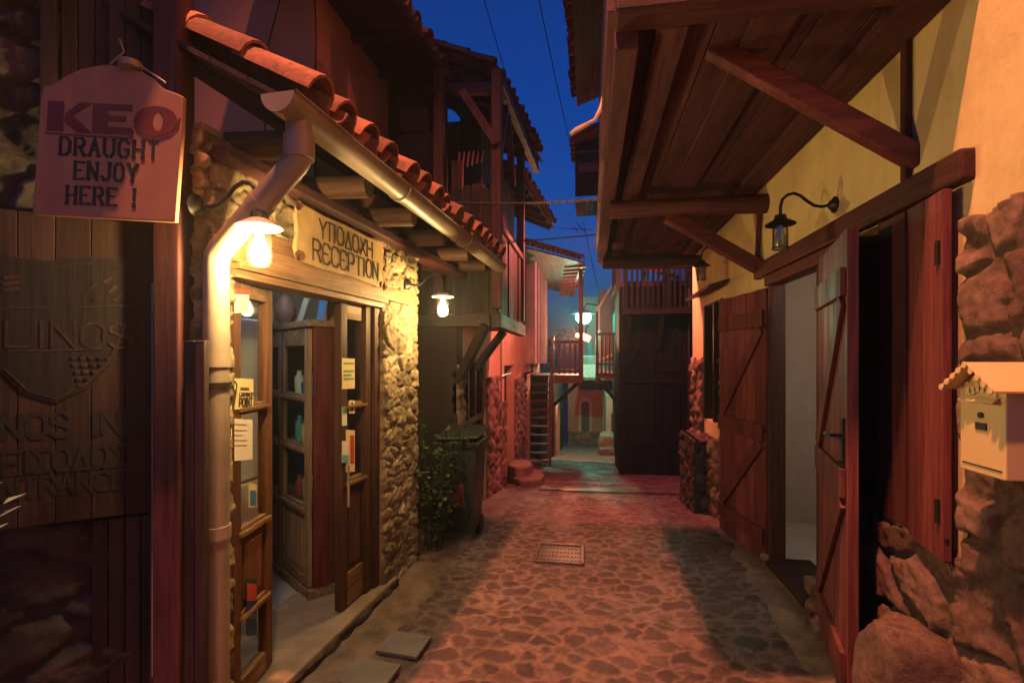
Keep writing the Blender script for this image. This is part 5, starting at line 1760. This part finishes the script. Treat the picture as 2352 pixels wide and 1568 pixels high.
# =================================================================== CABLES
def cable(label, P, Q, sag, r_, wrap=False, group='cables strung across the alley'):
    P, Q = V(P), V(Q)
    mb = MB()
    n_ = 24
    pts = [P.lerp(Q, k / n_) - V((0, 0, sag * 4 * (k / n_) * (1 - k / n_))) for k in range(n_ + 1)]
    mb.tube(pts, r_, 6)
    if wrap:
        for k in range(1, n_):
            mb.lathe(pts[k], [(r_ * .7, -r_), (r_ * 1.7, -r_ * .4), (r_ * 1.7, r_ * .4), (r_ * .7, r_)], 8, Matrix.Rotation(R(90), 3, 'Y'))
    tag(mb.build('cable', cable_m if not wrap else M_plain('wrapped_cable', (.06, .04, .03), .5), None, True), label, 'cable', group)
cable('thick wrapped cable slung across the alley from the gutter to the jutting floor', W(985, 462, 4.9), W(1375, 458, 4.3), .03, .009, True)
cable('thin black cable lower across the alley beneath the thick wrapped one', W(1165, 555, 6.3), W(1378, 538, 6.0), .01, .009)
cable('fine wire running up the sky from the gallery roof on the left', W(1175, 215, 8), W(1095, -60, 6), .02, .006)
cable('fine wire high over the alley between the antenna and the right eave', W(1350, 520, 20), W(1225, -60, 8), .05, .009)
t = thing('antenna', 'thin television aerial standing far off against the blue sky', 'antenna', tuple(W(1343, 650, 26)))
mb = MB(); mb.tube([W(1372, 660, 26), W(1340, 510, 26)], .02, 6); mb.build('mast', cable_m, t)
mb = MB()
for k, (a, b) in enumerate((((1285, 524), (1362, 528)), ((1315, 518), (1330, 536)), ((1325, 512), (1345, 535)))): mb.tube([W(*a, 26), W(*b, 26)], .02, 6)
mb.build('crossbar', cable_m, t)

# =================================================================== BIN, PLANTS, DRAINS
BN_ = thing('wheelie_bin', 'dark wheelie bin with its lid propped open against the left wall', 'bin', (-1.15, 4.45, 0))
mb = MB()
a_, b_, c_, d_y = -1.36, -.98, 4.28, 4.72
vs_ = []
for (z, e) in ((.1, .045), (.9, 0)):
    vs_ += [(a_ + e, c_ + e, z), (b_ - e, c_ + e, z), (b_ - e, d_y - e, z), (a_ + e, d_y - e, z)]
mb.add(vs_, [(0, 1, 2, 3), (0, 1, 5, 4), (1, 2, 6, 5), (2, 3, 7, 6), (3, 0, 4, 7)])
binm = M_plain('bin_plastic', (.03, .035, .035), .45, 0, .2, 5, .1)
mb.build('body', binm, BN_, bevel=.02)
mb = MB()
for (p, q) in (((a_, c_, .9), (b_, c_, .9)), ((b_, c_, .9), (b_, d_y, .9)), ((b_, d_y, .9), (a_, d_y, .9)), ((a_, d_y, .9), (a_, c_, .9))): mb.bar(V(p), V(q), .045, .04)
mb.build('rim', binm, BN_, bevel=.008)
mb = MB(); mb.prism([(a_ + .02, c_ - .02, .935), (b_ + .02, c_ - .01, .955), (b_ + .03, d_y, 1.0), (a_, d_y, .99)], (0, 0, .025)); mb.build('lid', binm, BN_, bevel=.008)
for x in (a_ + .06, b_ - .06):
    mb = MB(); mb.lathe((x, d_y - .06, .095), [(.09, -.025), (.1, -.015), (.1, .015), (.09, .025)], 18, Matrix.Rotation(R(90), 3, 'Y')); mb.build('wheel', iron, BN_, True)
mb = MB(); mb.prism([(a_ + .16, c_ + .012, .33), (a_ + .27, c_ + .014, .35), (a_ + .26, c_ + .008, .56), (a_ + .17, c_ + .008, .54)], (0, -.004, 0)); mb.build('label_sheet', M_plain('faded_label', (.13, .04, .03), .7), BN_)
mb = MB(); mb.tube([(a_ + .08, c_ - .05, .96), (b_ - .08, c_ - .05, .965)], .014, 8); mb.build('handle', binm, BN_)
rd = random.Random(77)
t = thing('climbing_plant', 'straggly green plant growing between the stone pier and the wheelie bin', 'plant', (-1.42, 4.15, 0))
mb = MB(); mst = MB()
for k in range(19):
    b = V((-1.36 + rd.uniform(-.05, .12), 4.12 + rd.uniform(-.1, .1), .05))
    top = b + V((rd.uniform(-.05, .3), rd.uniform(-.25, .05), rd.uniform(.35, 1.15)))
    mid = b.lerp(top, .55) + V((rd.uniform(-.06, .06), rd.uniform(-.08, .02), .1))
    pts = [b, b.lerp(mid, .5), mid, mid.lerp(top, .5) + V((0, 0, .03)), top]
    mst.tube(pts, .004, 5)
    lp_ = []
    for q in range(34):
        f = rd.uniform(.15, 1)
        i_ = min(3, int(f * 4))
        lp_.append(pts[i_].lerp(pts[i_ + 1], f * 4 - i_) + V((rd.uniform(-.05, .05), rd.uniform(-.05, .05), rd.uniform(-.04, .04))))
    leaf_blob(mb, lp_, rd, .055, .5)
mb.build('foliage', leaf_m, t)
mst.build('stem', leaf_m, t)
# manhole grate
t = thing('manhole_cover', 'rectangular metal manhole cover set in the middle of the cobbles', 'manhole cover', (-.25, 4.2, 0))
x0, x1, y0, y1 = -.44, -.06, 4.03, 4.42
mb = MB()
for (p, q) in (((x0, y0), (x1, y0)), ((x1, y0), (x1, y1)), ((x1, y1), (x0, y1)), ((x0, y1), (x0, y0))): mb.bar((*p, .014), (*q, .014), .03, .03)
wetm = M_plain('wet_iron', (.1, .08, .065), .42, .2, .3, 9, .2)
mb.build('frame', wetm, t, bevel=.004)
mb = MB(); mb.span((x0 + .016, y0 + .016, -.01), (x1 - .016, y1 - .016, .016))
for i in range(11):
    for j in range(4): mb.span((x0 + .035 + i * .031, y0 + .05 + j * .085, .0165), (x0 + .035 + i * .031 + .016, y0 + .05 + j * .085 + .05, .022))
mb.build('plate', wetm, t)
# channel drain
t = thing('channel_drain', 'narrow metal grating crossing the whole street', 'drain', (.3, 7.4, gz(7.4)))
mb = MB()
dy0 = 7.42
for (y) in (dy0 - .075, dy0 + .075): mb.span((-.75, y - .012, gz(y) - .02), (1.32, y + .012, gz(y) + .028))
mb.build('frame', wetm, t)
mb = MB()
for k in range(68): mb.bar((-.72 + k * .03, dy0 - .06, gz(dy0 - .06) + .022), (-.705 + k * .03, dy0 + .06, gz(dy0 + .06) + .022), .012, .012)
mb.build('grating', wetm, t)
slab_m = M_plain('grey_slab', (.17, .15, .145), .55, 0, .25, 7, .3)
for i, (px0, py0, lab) in enumerate(((928, 1475, 'farther of two grey slabs in the concrete beside the reception step'), (850, 1545, 'nearer of two grey slabs in the concrete beside the reception step'))):
    q = onZ(px0, py0, .045)
    mb = MB()
    mb.box((q.x, q.y, .034 + .004 * i), (.25, .2, .022), Matrix.Rotation(R(-6), 3, 'Z') @ Matrix.Rotation(R(2), 3, 'X'))
    tag(mb.build('paving_slab', slab_m, None, bevel=.004), lab, 'slab', 'slabs beside the reception step')

# =================================================================== MAILBOX AND BOULDER
fx = 1.18
f0, f1 = onX(2205, 905, fx), onX(2310, 905, fx)
MBX = thing('mailbox', 'cream metal mailbox with a little gabled roof on the rubble wall at the right edge', 'mailbox', (fx + .08, (f0.y + f1.y) / 2, 1.3))
ya, yb = f0.y, f1.y
z0, z1 = 1.30, 1.565
mb = MB()
ymid = (ya + yb) / 2
mb.prism([(fx, ya, z0), (fx, yb, z0), (fx, yb, z1), (fx, ymid, z1 + .055), (fx, ya, z1)], (.12, 0, 0))
cream = M_plain('cream_enamel', (.72, .56, .28), .4, 0, .06, 5, .03)
bd = mb.build('body', cream, MBX, bevel=.004)
mb = MB()
for (s_, yy) in ((1, ya + .025), (-1, yb - .025)):
    zz = z1 - .012
    mb.prism([(fx - .045, yy, zz), (fx + .13, yy, zz), (fx + .13, ymid, z1 + .07), (fx - .045, ymid, z1 + .07)], (0, 0, .007))
for k in range(9):
    f = (k + .5) / 9
    yk = ya + .025 + (yb - ya - .05) * f
    zk = z1 - .012 + (.082) * (1 - abs(2 * f - 1))
    mb.lathe((fx - .047, yk, zk - .002), [(.0105, -.002), (.0105, .002)], 8, Matrix.Rotation(R(90), 3, 'Y'))
mb.build('roof', cream, MBX, bevel=.001)
mb = MB()
mb.prism([(fx - .004, ya - .018, z1 - .03), (fx - .004, yb + .018, z1 - .03), (fx - .02, yb + .018, z1 - .045), (fx - .02, ya - .018, z1 - .045)], (0, 0, .004))
for k in range(6):
    f = (k + .5) / 6
    mb.lathe((fx - .003, ya - .03 + (yb - ya + .06) * f, z1 - .02 + .02 * (1 - abs(2 * f - 1))), [(.014, -.002), (.014, .002)], 10, Matrix.Rotation(R(90), 3, 'Y'))
mb.build('slot_flap', cream, bd)
mb = MB(); mb.lathe((fx - .003, ymid, z1 - .085), [(.009, -.003), (.009, .003)], 12, Matrix.Rotation(R(90), 3, 'Y')); mb.span((fx - .003, ymid - .022, z1 - .13), (fx - .0005, ymid + .022, z1 - .108)); mb.build('lock', ink, bd)
mb = MB(); mb.span((fx - .0022, yb + .012, z0 + .022), (fx - .0002, ya - .012, z0 + .026)); mb.build('door_seam', ink, bd)
boulder('big rounded boulder at the lower right corner against the rubble wall', (1.25, 2.2, -.05), .205, 5, boul, (.8, .9, 1.62))

# =================================================================== HAZE ADDED FOR LAMP GLOW AND LIFTED BLACKS
hm = bpy.data.materials.new('added_glow_haze')
hm.use_nodes = True
ht_ = hm.node_tree
ht_.nodes.remove(ht_.nodes['Principled BSDF'])
pv = ht_.nodes.new('ShaderNodeVolumePrincipled')
pv.inputs['Density'].default_value = 0.0034
pv.inputs['Color'].default_value = (.72, .82, 1, 1)
pv.inputs['Anisotropy'].default_value = 0.72
ht_.links.new(pv.outputs[0], ht_.nodes['Material Output'].inputs['Volume'])
mb = MB()
mb.span((-70, -35, -6.5), (75, 115, 14))
tag(mb.build('haze', hm), 'thin haze added to the alley for lamp glow and lifted blacks', 'haze', kind='stuff')
